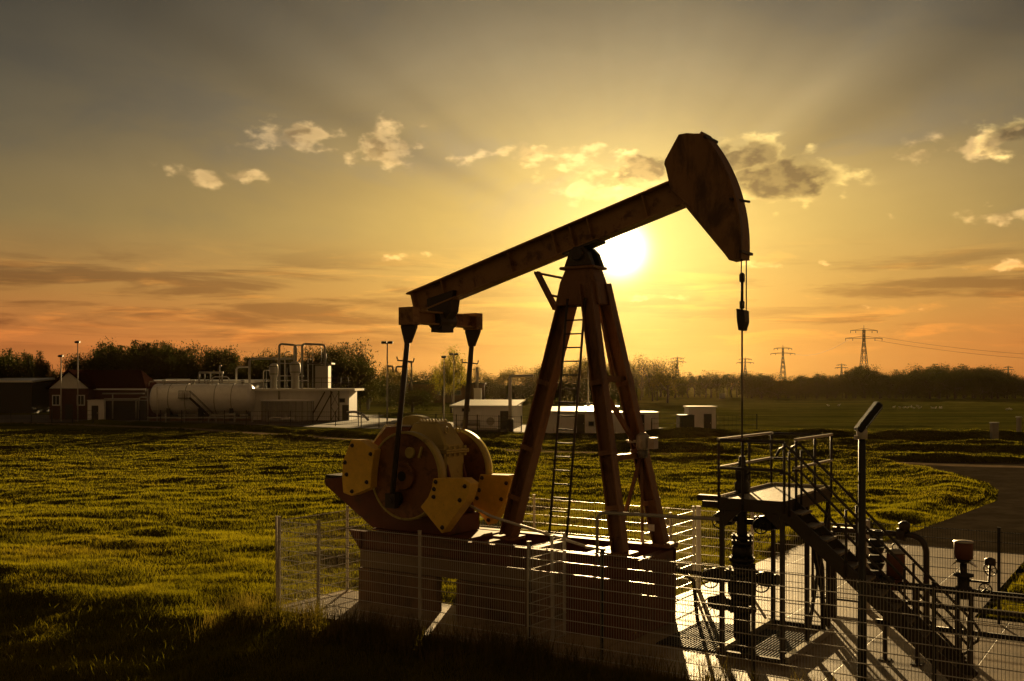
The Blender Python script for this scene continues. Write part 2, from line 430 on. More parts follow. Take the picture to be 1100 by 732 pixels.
# ------------------------------------------------------------------ terrain
def path_centre(X):                              # the pale track across the meadow: Y as a function of X
    xs = [-140, -60, -36, -12.1, .7, 15.8, 25.9, 32, 60, 140]; ys = [150, 128, 113, 88.7, 75.3, 69.6, 63, 60, 50, 30]
    return np.interp(X, xs, ys)
ROAD_L = [(22.7, 66.5), (24.6, 57), (23.9, 51.5), (22.7, 47.8), (20.6, 43.5), (17.8, 39.9), (13.8, 34.8), (11.8, 32.4), (9.9, 31.2)]
def poly_mask(X, Y, poly):
    inside = np.zeros(X.shape, bool); n = len(poly)
    for i in range(n):
        x0, y0 = poly[i]; x1, y1 = poly[(i+1) % n]
        if y0 == y1: continue
        c = ((y0 > Y) != (y1 > Y)) & (X < (x1-x0)*(Y-y0)/(y1-y0)+x0)
        inside ^= c
    return inside
def W2(x, y): p = wl(x, y); return (p.x, p.y)
ROAD_POLY = ROAD_L + [W2(-2.55, 13.9), W2(3.3, 13.9), W2(14, 13.9), (60, 22), (60, 62), (32, 64.5), (25.9, 65.5)]
PAD_POLYS = [[W2(-2.9, -2.75), W2(9, -2.75), W2(9, 4.75), W2(3.32, 4.75), W2(3.32, 14.2), W2(-2.75, 14.2)],
             [W2(-9.8, -2.75), W2(-2.9, -2.75), W2(-2.9, -.25), W2(-9.8, -.25)],
             [W2(3.32, 14.2), W2(3.32, 13.3), W2(14, 13.3), W2(14, 14.2)]]
def hard_mask(X, Y):
    m = np.zeros(X.shape, bool)
    for p in PAD_POLYS+[ROAD_POLY]: m |= poly_mask(X, Y, p)
    m |= np.abs(Y-path_centre(X)) < 1.25*np.clip(Y/70, .8, 1.6)
    m |= poly_mask(X, Y, FAC_POLY)
    return m
FAC_POLY = [(-150, 131), (-42, 131), (-24, 118), (-4, 107), (16, 97.5), (22, 99), (22, 112), (-4, 126), (-20, 150), (-20, 162), (-150, 162)]
# value noise for the ground relief
_P = np.random.default_rng(3).random((256, 256))
def vnoise(X, Y):
    xi = np.floor(X).astype(int); yi = np.floor(Y).astype(int); fx = X-xi; fy = Y-yi
    fx = fx*fx*(3-2*fx); fy = fy*fy*(3-2*fy)
    g = lambda i, j: _P[i & 255, j & 255]
    return (g(xi, yi)*(1-fx)+g(xi+1, yi)*fx)*(1-fy)+(g(xi, yi+1)*(1-fx)+g(xi+1, yi+1)*fx)*fy
def relief(X, Y):
    h =   .27*(vnoise(X/5.5, Y/4.)-.5) + .18*(vnoise(X/1.7+9, Y/1.1+5)-.5) + .12*(vnoise(X/.8+3, Y/.5+8)-.5)
    h = h*np.clip((Y-9)/10, .3, 1)
    pc = path_centre(X); dp = Y-pc
    # banks along the track and the ditches of the far meadow
    ridge = .34*np.exp(-((dp-5.5)/1.6)**2) + .22*np.exp(-((dp+3.2)/1.2)**2)
    right = np.clip((X-4)/10, 0, 1)
    ridge = ridge + right*(.40*np.exp(-((Y-(79-.10*X))/1.5)**2) + .75*np.exp(-((Y-(96-.08*X))/2.2)**2) + .3*np.exp(-((Y-(88-.1*X))/1.2)**2))
    ridge = ridge*(.65+.7*vnoise(X/4+1, Y/3))
    rb = np.full(X.shape, 99.)
    for (ax, ay), (bx, by) in zip(ROAD_L[:-1], ROAD_L[1:]):
        t = np.clip(((X-ax)*(bx-ax)+(Y-ay)*(by-ay))/((bx-ax)**2+(by-ay)**2), 0, 1)
        rb = np.minimum(rb, np.hypot(X-ax-t*(bx-ax), Y-ay-t*(by-ay)))
    ridge = ridge+.20*np.exp(-((rb-2.0)/1.0)**2)*(.6+.8*vnoise(X/2, Y/2))
    far = np.clip((Y-100)/40, 0, 1)
    # slope added in front of the fence, towards the viewer, to shade the foreground
    dist = np.clip(-3.0-to_site(X, Y)[1]-.25*(vnoise(X/2, Y/2)-.5), 0, 14)
    ridge = ridge-.23*dist*dist/(dist+.8)
    return h*(1-.5*far)+ridge*np.clip(1-(Y-140)/60, 0, 1)
def soft_hard(X, Y):                              # 1 in the open, 0 on paving (with a soft edge)
    a = np.zeros(X.shape)
    e = np.clip(Y*.012, .25, 2.5)
    offs = ((0, 0), (1, 0), (-1, 0), (0, 1), (0, -1), (.7, .7), (-.7, .7), (.7, -.7), (-.7, -.7))
    for ox, oy in offs: a = np.maximum(a, hard_mask(X+ox*e, Y+oy*e).astype(float)*(1 if (ox, oy) == (0, 0) else 1))
    return 1-a
def ground_z(X, Y): return np.where(soft_hard(X, Y) > .5, relief(X, Y)+.02, -.03)

def grid_mesh(name, XX, YY, ZZ, m):
    r, c = XX.shape
    co = np.stack([XX, YY, ZZ], -1).reshape(-1, 3).astype(np.float32)
    idx = np.arange(r*c).reshape(r, c)
    q = np.stack([idx[:-1, :-1], idx[:-1, 1:], idx[1:, 1:], idx[1:, :-1]], -1).reshape(-1, 4)
    me = bpy.data.meshes.new(name); me.vertices.add(len(co)); me.vertices.foreach_set('co', co.ravel())
    me.loops.add(q.size); me.loops.foreach_set('vertex_index', q.ravel().astype(np.int32))
    me.polygons.add(len(q)); me.polygons.foreach_set('loop_start', np.arange(0, q.size, 4, dtype=np.int32))
    me.polygons.foreach_set('use_smooth', np.ones(len(q), bool))
    me.update(calc_edges=True); me.materials.append(m)
    o = bpy.data.objects.new(name, me); COL.objects.link(o)
    return o

def ground_material():
    m = bpy.data.materials.new('meadow_ground'); m.use_nodes = True; nt = m.node_tree; t = NT(nt)
    p = nt.nodes['Principled BSDF']
    co = t.n('ShaderNodeTexCoord').outputs['Object']
    sp = t.n('ShaderNodeSeparateXYZ'); t.put(sp.inputs[0], co)
    flat = t.comb(sp.outputs[0], sp.outputs[1], 0.)
    n1 = t.noise(flat, .22, 6, .65); n2 = t.noise(flat, 1.6, 5, .65); n3 = t.noise(flat, 6, 4, .6)
    c = t.mix(t.smooth(n2, .35, .68), (.035, .034, .006), (.085, .074, .011))
    c = t.mix(t.smooth(n1, .42, .66, 0., .7), c, (.085, .07, .018))
    far = t.smooth(sp.outputs[1], 98, 112)
    stripes = t.noise(t.comb(t.mul(sp.outputs[0], .02), t.mul(sp.outputs[1], .16), 0.), 1.0, 4, .6)
    fc = t.mix(t.smooth(stripes, .38, .62), (.05, .055, .010), (.12, .112, .018))
    c = t.mix(t.mul(far, .85), c, fc)
    c = t.vm('SCALE', c, scale=t.add(.6, t.mul(n3, .8)))
    t.put(p.inputs['Base Color'], c); p.inputs['Roughness'].default_value = 1.; p.inputs['Specular IOR Level'].default_value = 0
    b = t.n('ShaderNodeBump'); b.inputs['Strength'].default_value = .8; b.inputs['Distance'].default_value = .12
    t.put(b.inputs['Height'], t.add(t.mul(n2, .9), t.mul(n3, .5))); t.put(p.inputs['Normal'], b.outputs[0])
    return m
ys = np.concatenate([np.linspace(-220, 8, 18)[:-1], np.geomspace(8, 420, 620), np.geomspace(420, 2600, 22)[1:]])
ks = np.concatenate([-np.linspace(1.72, .72, 22)[:-1], np.linspace(-.72, .72, 560), np.linspace(.72, 1.72, 22)[1:]])
YY, KK = np.meshgrid(ys, ks, indexing='ij')
core_x = np.clip(KK, -.72, .72)*np.maximum(YY, 10)
XX = core_x+np.sign(KK)*(2600-np.abs(core_x))*np.clip(np.abs(KK)-.72, 0, 1)**2
ZZ = np.where((np.abs(KK) < .722) & (YY > 8) & (YY < 420), ground_z(XX, YY), 0.)
ZZ = np.where(YY > 420, -.03, ZZ)
gnd = grid_mesh('ground', XX, YY, ZZ, ground_material()); tag(gnd, kind='structure')

# ------------------------------------------------------------------ paving: sheets a little above the ground
def paving_material(name, c1, c2, rough, bscale, bump, joints=0, spec=.3):
    m = bpy.data.materials.new(name); m.use_nodes = True; nt = m.node_tree; t = NT(nt); p = nt.nodes['Principled BSDF']
    co = t.n('ShaderNodeTexCoord').outputs['Object']
    n1 = t.noise(co, .5, 6, .65, .3); n2 = t.noise(co, 3, 5, .6); n3 = t.noise(co, bscale, 4, .7)
    c = t.mix(t.smooth(t.add(t.mul(n1, .7), t.mul(n2, .3)), .38, .64), c1, c2)
    c = t.vm('SCALE', c, scale=t.add(.72, t.mul(n3, .56)))
    h = t.add(t.mul(n3, .5), t.mul(n2, .5))
    if joints:
        br = t.n('ShaderNodeTexBrick'); br.offset = 0; br.inputs['Scale'].default_value = 1
        br.inputs['Brick Width'].default_value = joints; br.inputs['Row Height'].default_value = joints
        br.inputs['Mortar Size'].default_value = .012; br.inputs['Mortar Smooth'].default_value = .3
        t.put(br.inputs['Vector'], co)
        c = t.mix(t.mul(br.outputs['Fac'], .75), c, (.06, .045, .03)); h = t.sub(h, t.mul(br.outputs['Fac'], .6))
    t.put(p.inputs['Base Color'], c); p.inputs['Roughness'].default_value = rough; p.inputs['Specular IOR Level'].default_value = spec
    b = t.n('ShaderNodeBump'); b.inputs['Strength'].default_value = bump; b.inputs['Distance'].default_value = .012
    t.put(b.inputs['Height'], h); t.put(p.inputs['Normal'], b.outputs[0])
    return m
PAVE = paving_material('concrete_paving', (.37, .275, .165), (.17, .12, .07), .5, 26, .7, 2.0, .5)
ASPH = paving_material('worn_asphalt', (.045, .035, .023), (.075, .058, .038), .95, 34, .12, 0, 0)
GRAV = paving_material('pale_track_gravel', (.26, .19, .11), (.15, .11, .065), .95, 30, .25, 0, 0)
def sheet(name, poly, z, m, thick=.0, site=False):
    me = bpy.data.meshes.new(name); bm = bmesh.new()
    vs = [bm.verts.new((x, y, 0)) for x, y in poly]; f = bm.faces.new(vs)
    if f.normal.z < 0: f.normal_flip()
    bmesh.ops.triangulate(bm, faces=[f]); 
    bm.normal_update()
    for q in bm.faces:
        if q.normal.z < 0: q.normal_flip()
    if thick:
        r = bmesh.ops.extrude_face_region(bm, geom=list(bm.faces))
        bmesh.ops.translate(bm, vec=(0, 0, -thick), verts=[g for g in r['geom'] if isinstance(g, bmesh.types.BMVert)])
        bmesh.ops.recalc_face_normals(bm, faces=bm.faces)
    bm.to_mesh(me); bm.free(); me.materials.append(m)
    o = bpy.data.objects.new(name, me); COL.objects.link(o); o.location.z = z
    if site: o.location = (*WELL, z); o.rotation_euler.z = -TH
    return tag(o, kind='structure')
# the well pad and the strip in front of the pump, in the site frame so that their joints follow it
S = lambda P: [to_site(*p) for p in P]
sheet('well_pad_pavement', S(PAD_POLYS[0]), .06, PAVE, .12, True)
sheet('pump_apron_pavement', S([W2(-9.8, -2.75), W2(-2.905, -2.75), W2(-2.905, -.25), W2(-9.8, -.25)]), .05, PAVE, .1, True)
sheet('asphalt_road', ROAD_POLY, .012, ASPH)
px_ = np.linspace(-140, 60, 120); pc_ = path_centre(px_); hw = 1.05*np.clip(pc_/70, .8, 1.6)
wob = (vnoise(px_/3, px_*0)-.5)*.7
tx = np.stack([px_, px_]); ty = np.stack([pc_-hw+wob, pc_+hw+wob*.6])
trk = grid_mesh('gravel_path', tx, ty, tx*0+.02, GRAV); tag(trk, kind='structure')
sheet('facility_yard', FAC_POLY, .014, paving_material('yard_gravel', (.11, .085, .055), (.07, .055, .035), .9, 20, .6))

# ------------------------------------------------------------------ grass: far too many blades to count
def blades_mesh(name, X, Y, Z, hgt, wid, m, lean=.55, tri=False):
    n = len(X); a = RNG.random(n)*2*np.pi; l = lean*hgt*(.3+RNG.random(n)); b = RNG.random(n)*2*np.pi
    dx_, dy_ = np.cos(a)*wid/2, np.sin(a)*wid/2
    lx, ly = np.cos(b)*l, np.sin(b)*l
    if tri:
        P = np.empty((n, 3, 3), np.float32)
        P[:, 0] = np.stack([X-dx_, Y-dy_, Z], -1); P[:, 1] = np.stack([X+dx_, Y+dy_, Z], -1); P[:, 2] = np.stack([X+lx, Y+ly, Z+hgt], -1)
        me = bpy.data.meshes.new(name); me.vertices.add(n*3); me.vertices.foreach_set('co', P.ravel())
        me.loops.add(n*3); me.loops.foreach_set('vertex_index', np.arange(n*3, dtype=np.int32))
        me.polygons.add(n); me.polygons.foreach_set('loop_start', np.arange(0, n*3, 3, dtype=np.int32))
        me.update(calc_edges=True); me.materials.append(m)
        o = bpy.data.objects.new(name, me); COL.objects.link(o)
        return o
    P = np.empty((n, 5, 3), np.float32)
    P[:, 0] = np.stack([X-dx_, Y-dy_, Z], -1); P[:, 1] = np.stack([X+dx_, Y+dy_, Z], -1)
    mz = Z+hgt*.6
    P[:, 2] = np.stack([X+dx_*.8+lx*.35, Y+dy_*.8+ly*.35, mz], -1); P[:, 3] = np.stack([X-dx_*.8+lx*.35, Y-dy_*.8+ly*.35, mz], -1)
    P[:, 4] = np.stack([X+lx, Y+ly, Z+hgt], -1)
    base = (np.arange(n)*5)[:, None]
    loops = np.concatenate([base+np.array([[0, 1, 2, 3]]), base+np.array([[3, 2, 4]])], 1)
    me = bpy.data.meshes.new(name); me.vertices.add(n*5); me.vertices.foreach_set('co', P.ravel())
    me.loops.add(n*7); me.loops.foreach_set('vertex_index', loops.ravel().astype(np.int32))
    me.polygons.add(n*2)
    ls = (np.arange(n)*7)[:, None]+np.array([[0, 4]])
    me.polygons.foreach_set('loop_start', ls.ravel().astype(np.int32))
    me.update(calc_edges=True); me.materials.append(m)
    o = bpy.data.objects.new(name, me); COL.objects.link(o)
    return o
def scatter(n, y0, y1, kmax=.66):
    t = RNG.random(n); Y = 1/(1/y0-t*(1/y0-1/y1)); X = (RNG.random(n)*2-1)*kmax*Y
    return X, Y
X, Y = scatter(1750000, 11, 112, .78)
keep = ~hard_mask(X, Y); X, Y = X[keep], Y[keep]
cl = vnoise(X/.55+20, Y/.45+11)*.55+vnoise(X/1.7+9, Y/1.2+5)*.45
keep = RNG.random(len(X)) < .45+.8*cl
X, Y, cl = X[keep], Y[keep], cl[keep]
hg = (.03+.11*cl+.05*RNG.random(len(X))+.14*(RNG.random(len(X)) > .985))*np.clip(1.1-Y/160, .5, 1)
wd_ = np.maximum(.007, Y*.00036)*(.7+.6*RNG.random(len(X)))
GZ = ground_z(X, Y)-.01
nr = Y < 32
gr = blades_mesh('meadow_grass', X[nr], Y[nr], GZ[nr], hg[nr], wd_[nr], GRASS)
gf = blades_mesh('meadow_grass', X[~nr], Y[~nr], GZ[~nr], hg[~nr], wd_[~nr]*1.4, GRASS, tri=True)
tag(gf, 'sunlit meadow grass stretching away to the far track', 'grass', kind='stuff')
tag(gr, 'rough sunlit meadow grass around the pump', 'grass', kind='stuff')

# tall weeds along the fence and in the dark corner nearest the viewer
wx_, wy_ = [], []
for _ in range(260):
    s_ = RNG.random()*8-10.4; v_ = -2.95-abs(RNG.normal())*.55
    k = RNG.integers(8, 26); p = wl(s_, v_)
    wx_ += list(p.x+RNG.normal(size=k)*.10); wy_ += list(p.y+RNG.normal(size=k)*.08)
for _ in range(170):
    s_ = RNG.random()*6-3.2; v_ = -2.95-abs(RNG.normal())*.4
    k = RNG.integers(4, 12); p = wl(s_, v_)
    wx_ += list(p.x+RNG.normal(size=k)*.09); wy_ += list(p.y+RNG.normal(size=k)*.08)
wx_, wy_ = np.array(wx_), np.array(wy_)
wk = ~hard_mask(wx_, wy_); wx_, wy_ = wx_[wk], wy_[wk]
wd = blades_mesh('tall_grass', wx_, wy_, ground_z(wx_, wy_)-.02, .25+.45*RNG.random(len(wx_))**1.6, np.full(len(wx_), .012), WEED, .35)
tag(wd, 'taller weedy grass growing along the foot of the mesh fence', 'grass', kind='stuff')

# ------------------------------------------------------------------ the pump
PJ = thing('pump_jack', 'big brown oil pump jack with raised horse head and yellow counterweights', 'pump jack', wl(0, 0), -TH)
def pz(px, py, v): return sv(px, py, v)
# -- skid and its cap
b = MB()
for y in (-.9, .9):
    b.ibeam((-8.72, y, 1.415), (-1.76, y, 1.415), .22, .43, .035, .03)
    b.prism([(-8.72, 1.2), (-8.72, 1.63), (-9.05, 1.63), (-9.0, 1.56)], y-.11, y+.11)
for x in (-8.5, -7.2, -5.6, -4.3, -3.0, -1.87): b.bar((x, -.79, 1.4), (x, .79, 1.4), .2, .36)
b.box((-8.7, -.6, 1.6), (-5.9, .6, 1.645))
b.build('skid_base', M['red'], PJ, .006)
b = MB(); b.box((-8.66, -1.06, .825), (-3.5, -.72, 1.195)); b.box((-8.66, .72, .825), (-3.5, 1.06, 1.195)); b.box((-8.66, -.715, .83), (-8.1, .715, 1.19)); b.box((-4.9, -.715, .83), (-4.2, .715, 1.19)); b.build_each('support_beam', M['grey_cap'], PJ, .012)
# -- gear housing
g = MB()
def ring(x0, x1, y0, y1, z, c): return [(x0+c, y0, z), (x1-c, y0, z), (x1, y0+c, z), (x1, y1-c, z), (x1-c, y1, z), (x0+c, y1, z), (x0, y1-c, z), (x0, y0+c, z)]
lv = [ring(-8.05, -6.75, -.36, .36, 1.65, .05), ring(-8.05, -6.75, -.36, .36, 3.62, .05), ring(-7.76, -7.04, -.27, .27, 4.08, .05), ring(-7.70, -7.10, -.22, .22, 4.11, .04), ring(-7.69, -7.11, -.21, .21, 4.115, .04)]
g._add([p for q in lv for p in q], [tuple(reversed(range(8)))]+[(a*8+i, a*8+(i+1) % 8, a*8+8+(i+1) % 8, a*8+8+i) for a in range(4) for i in range(8)]+[tuple(range(32, 40))])
gh = g.build('gear_housing', M['olive'], PJ, .03)
g = MB()
g.box((-8.12, -.43, 3.43), (-6.68, .43, 3.47)); g.box((-8.12, -.43, 3.478), (-6.68, .43, 3.52))
g.build('split_flange', M['olive'], gh, .005)
g = MB()
for i in range(7):
    x = -8.02+i*.21
    g.lathe([(.028, 3.36), (.028, 3.58), (.001, 3.59)], (x, -.40, 0), n=6, smooth=False); g.lathe([(.028, 3.36), (.028, 3.58), (.001, 3.59)], (x, .40, 0), n=6, smooth=False)
for y in (-.3, -.1, .1, .3): g.lathe([(.028, 3.36), (.028, 3.58), (.001, 3.59)], (-6.71, y, 0), n=6, smooth=False)
g.build_each('bolt', M['olive'], gh)
g = MB(); g.box((-7.66, -.2, 4.11), (-7.12, .2, 4.14))
for i in range(6):
    for y in (-.17, .17): g.lathe([(.028, 0), (.028, .035), (.001, .045)], (-7.62+.09*i, y, 4.14), n=6)
g.build('inspection_cover', M['olive'], gh, .005)
g = MB(); g.torus((-6.84, -.22, 3.95), (1, 0, 0), .07, .018, 14); g.torus((-6.84, .22, 3.95), (1, 0, 0), .07, .018, 14); g.build_each('lifting_eye', M['olive'], gh)
g = MB()
for y in (-.42, .42): g.lathe([(.42, -.06), (.42, .06), (.3, .1)], (-7.4, y, 2.95), (0, 1, 0), 20)
g.lathe([(.11, -1.12), (.11, 1.12)], (-7.4, 0, 2.95), (0, 1, 0), 16)
g.build('crank_shaft', M['black'], gh)
g = MB(); g.box((-8.35, -.62, 1.65), (-6.5, .6, 2.05)); g.prism([(-8.3, 2.06), (-8.06, 2.06), (-8.06, 3.0), (-8.12, 3.0)], -.1, .1)
for y in (-.3, .3): g.prism([(-6.745, 2.055), (-6.42, 2.055), (-6.745, 3.2)], y-.03, y+.03)
g.build('housing_base', M['red'], PJ, .015)
b = MB(); b.prism([(-9.0, 2.4), (-9.0, 3.55), (-8.55, 3.99), (-7.8, 4.0), (-8.06, 3.6), (-8.06, 2.4)], -.28, .38); mc = b.build('motor_cover', M['red'], PJ, .015)
b = MB(); b.tube([(-9.03, -.28, 3.5), (-8.57, -.28, 4.02), (-7.82, -.28, 4.03)], .02, 6); b.build('cover_edge', M['galvdull'], mc)
# -- belt guard behind, motor platform at the tail
b = MB(); pts = []
for a in range(0, 181, 12): pts.append((-8.42+.92*math.cos(R(a)), 3.32+.92*math.sin(R(a))))
pts += [(-9.75, 2.85), (-9.62, 2.35), (-9.3, 2.2), (-8.4, 2.4), (-7.5, 2.9)]
b.prism(pts, .58, .80); bgd = b.build('belt_guard', M['olive'], PJ, .02)
b = MB(); b.prism([(-10.24, 2.70), (-10.2, 2.56), (-8.72, 1.66), (-7.6, 1.66), (-7.6, 2.55), (-8.6, 2.78), (-9.75, 2.76)], -.58, .46)
b.build('motor_platform', M['red'], PJ, .012)
b = MB(); b.lathe([(.12, -.36), (.25, -.33), (.27, -.3), (.27, .3), (.25, .34), (.05, .36)], (-9.35, .05, 3.02), (0, 1, 0), 20); b.box((-9.6, -.25, 2.7), (-9.1, .35, 2.82))
mo = b.build('electric_motor', M['dark'], PJ)
b = MB(); b.box((-10.27, -.5, 2.72), (-9.78, .3, 2.80)); b.build('motor_slide_rail', M['black'], PJ, .006)
# -- crank discs with their counterweights
W1 = [pz(345+a/4.576, 430+c/4.575, -1.2) for a, c in [(150,195),(190,195),(265,245),(256,300),(248,365),(245,430),(150,470),(110,455),(104,380),(108,300)]]
Wt2 = [pz(345+a/4.576, 430+c/4.575, -1.2) for a, c in [(553,385),(700,385),(735,410),(728,450),(710,500),(595,655),(490,525),(527,478),(545,430)]]
W3 = [pz(345+a/4.576, 430+c/4.575, .74) for a, c in [(780,365),(920,370),(932,395),(905,500),(820,615),(735,495),(765,440)]]
for side, y0, y1, ws in ((-1, -1.0, -.8, (W1, Wt2)), (1, .80, 1.0, (W3, [(x-.05, z) for x, z in W1]))):
    d = MB(); cz = 2.95
    # rim, thin web and a thickened lower segment
    d.lathe([(.97, y0), (.97, y1)], (-7.4, 0, cz), (0, 1, 0), 64)
    d.lathe([(.30, y0-.10 if side < 0 else y1), (.30, y0 if side < 0 else y1+.1)], (-7.4, 0, cz), (0, 1, 0), 24)
    dk = d.build('crank_disc', M['disc'], PJ, .01)
    d = MB(); d.lathe([(.972, y0-.012), (.985, y0-.012), (.985, y1+.012), (.972, y1+.012), (.972, y0-.012)], (-7.4, 0, cz), (0, 1, 0), 64, True, False); d.torus((-7.4, y0-.006, cz), (0, 1, 0), .95, .02, 64, 6); d.build('rim', M['olive'], dk)
    yf = y0 if side < 0 else y1; sg = -1 if side < 0 else 1
    d = MB()
    d.lathe([(.12, -.05), (.12, .05)], (-7.22, yf+sg*.03, cz+.52), (0, 1, 0), 16); d.torus((-7.22, yf+sg*.06, cz+.52), (0, 1, 0), .10, .03, 16); d.bar((-6.98, yf+sg*.03, cz+.42), (-6.9, yf+sg*.03, cz+.66), .05, .05)
    d.build('hub_fitting', M['olive'], dk)
    d = MB()
    for A in range(5): d.torus((-7.62+.07*math.cos(A*1.3), yf+sg*.05, cz-.55+.08*math.sin(A*1.7)), (0, 1, 0), .1, .02, 14)
    d.lathe([(.13, -.16), (.13, .06), (.08, .1)], (-7.55, yf+sg*.1, cz-.5), (0, 1, 0), 16)
    d.build('crank_pin', M['black'], dk)
    for wpoly in ws:
        cw = MB(); ya, yb = (-1.22, -.9) if side < 0 else (.74, 1.1)
        cw.prism(wpoly, ya, yb)
        # a second laminated plate a little smaller, and its bolts
        cx = sum(p[0] for p in wpoly)/len(wpoly); czz = sum(p[1] for p in wpoly)/len(wpoly)
        cw.build('counterweight', M['yellow'], dk, .012)
        cb = MB(); yq = ya if side < 0 else ya
        for p, f in ((wpoly[0], .8), (wpoly[2], .78), (wpoly[len(wpoly)//2], .72), (wpoly[-1], .82), (wpoly[-2], .68), (wpoly[len(wpoly)//2+1], .84)):
            bx_, bz_ = cx+(p[0]-cx)*f, czz+(p[1]-czz)*f
            cb.lathe([(.048, .012), (.048, 0), (.030, -.002), (.030, -.035), (.001, -.038)], (bx_, yq-.012, bz_), (0, 1, 0), 10)
        cb.build_each('bolt', M['dark'], dk)
# -- Samson post: three legs, cap, ladder, braces
APEX = (-3.42, 7.5)
def leg(top, foot, wd, ht):
    b = MB(); t, f = Vector(top), Vector(foot)
    b.ibeam(f, t, wd, ht, .03, .025, (1, 0, 0))
    # gusset straps along the leg and a foot plate
    for q in (.16, .36, .62):
        p = f.lerp(t, q); dv = (t-f).normalized()*.05
        b.bar(p-dv, p+dv, wd+.02, ht+.02, (1, 0, 0))
    b.box((f.x-.28, f.y-.24, f.z-.045), (f.x+.28, f.y+.24, f.z+.02))
    return b.build('samson_post_leg', M['leg'], PJ)
leg((-3.72, 0, 7.05), (-5.24, -.1, 1.68), .32, .32)
leg((-3.22, -.25, 7.05), (-2.22, -.72, 1.68), .24, .28)
leg((-3.12, .25, 7.05), (-2.05, .80, 1.68), .24, .28)
b = MB()
b.prism([(-4.0, 6.62), (-3.88, 7.1), (-3.72, 7.42), (-3.14, 7.42), (-3.02, 7.1), (-2.94, 6.62)], -.24, .24)
b.box((-3.86, -.30, 7.36), (-3.04, .30, 7.42))
b.build('post_cap', M['leg'], PJ, .015)
b = MB()
for y in (-.28, .12): b.prism([(-3.75, 7.42), (-3.09, 7.42), (-3.2, 7.7), (-3.32, 7.82), (-3.52, 7.82), (-3.64, 7.7)], y, y+.16)
b.lathe([(.13, -.36), (.13, .36)], (-3.42, 0, 7.66), (0, 1, 0), 18)
b.build('saddle_bearing', M['dark'], PJ, .01)
b = MB()   # braces between the two front legs
def lg(side, q):
    t = Vector((-3.22, -.25, 7.05)) if side < 0 else Vector((-3.12, .25, 7.05)); f = Vector((-2.22, -.72, 1.68)) if side < 0 else Vector((-2.05, .80, 1.68))
    return f.lerp(t, q)
for q in (.34, .635): b.bar(lg(-1, q), lg(1, q), .10, .12)
b.bar(lg(-1, .62), lg(1, .35), .07, .09); b.bar(lg(-1, .05), lg(1, .34), .06, .08); b.bar(lg(1, .06)+Vector((-.1, -.5, 0)), lg(1, .34), .05, .07)
b.bar(lg(-1, .94)+Vector((.05, .3, 0)), lg(1, .64)+Vector((-.1, -.3, 0)), .05, .05)
b.build_each('leg_brace', M['leg'], PJ)
b = MB()   # ladder
la, lb = Vector((-3.78, -.5, 1.68)), Vector((-3.42, -.34, 6.75))
for sx in (-.21, .21): b.tube([la+Vector((sx, 0, 0)), lb+Vector((sx, 0, 0))], .026, 6)
for i in range(18):
    p = la.lerp(lb, (i+.4)/18); b.tube([p-Vector((.21, 0, 0)), p+Vector((.21, 0, 0))], .017, 6)
b.build('ladder', M['dark'], PJ)
b = MB()   # service bracket up beside the saddle
q0, q1 = Vector((*[pz(577, 293, 0)[0]], 0, pz(577, 293, 0)[1])), Vector((pz(597, 332, 0)[0], 0, pz(597, 332, 0)[1]))
b.bar(q0, q1, .12, .10); b.bar(q0+Vector((-.05, 0, 0)), (-3.85, 0, 7.2), .10, .05); b.bar(q0.lerp(q1, .62), (-3.8, 0, 6.78), .05, .05)
b.build('service_bracket', M['leg'], PJ)
# -- walking beam
def bm_line(x): return 6.82+.2855*(x+8.0)
b = MB(); A_, B_ = Vector((-7.98, 0, bm_line(-7.98))), Vector((-1.0, 0, bm_line(-1.0)))
b.ibeam(A_, B_, .34, .56, .04, .03)
dv = (B_-A_).normalized()
for q in (.02, .14, .4, .56, .62, .68, .86):
    p = A_.lerp(B_, q); b.bar(p-dv*.012, p+dv*.012, .30, .48)
wb = b.build('walking_beam', M['beam'], PJ, .006)
b = MB(); p = A_.lerp(B_, .652); b.bar(p-dv*.42-Vector((0, 0, .31)), p+dv*.42-Vector((0, 0, .31)), .42, .05); b.build('saddle_plate', M['dark'], wb, .005)
# -- horse head: cheek plates, arc face, traced and given its real thickness
RAD = 3.45; hp = []
PIV = (-3.42, 7.62)
arc = []
for k in range(22):
    a = R(-4.5+k*(39.5+4.5)/21); arc.append((PIV[0]+RAD*math.cos(a), PIV[1]+RAD*math.sin(a)))
back = [pz(x, y, -.17) for x, y in [(746, 143.8), (738, 143.2), (729.3, 144.8), (714.6, 172), (713.6, 177), (717, 184), (719.5, 203), (741, 222), (783.5, 280)]]
HP = arc + back
b = MB(); b.prism(HP, -.19, -.15); b.prism(HP, .15, .19)
ins = [((x-PIV[0])*.975+PIV[0], (z-PIV[1])*.975+PIV[1]) for x, z in arc]
b.prism(ins+[back[0], back[4], back[6], back[8]], -.149, .149)
hh = b.build('horse_head', M['head'], PJ, .006)
b = MB(); out = [((x-PIV[0])*1.012+PIV[0], (z-PIV[1])*1.012+PIV[1]) for x, z in arc]
for k in range(21): b.prism([arc[k], arc[k+1], out[k+1], out[k]], -.23, .23)
b.build('arc_face', M['head'], hh)
b = MB()
for k in (1, 20): b.bar((arc[k][0]+.05, -.3, arc[k][1]), (arc[k][0]+.05, .3, arc[k][1]), .06, .05)
p = arc[9]; b.bar((p[0]-.05, -.3, p[1]), (p[0]+.12, .28, p[1]+.01), .04, .04)
for i in (19, 17): b.bar((arc[i][0]-.02, -.18, arc[i][1]), (arc[i][0]-.02, .18, arc[i][1]), .07, .07)
b.build_each('latch_lug', M['dark'], hh)
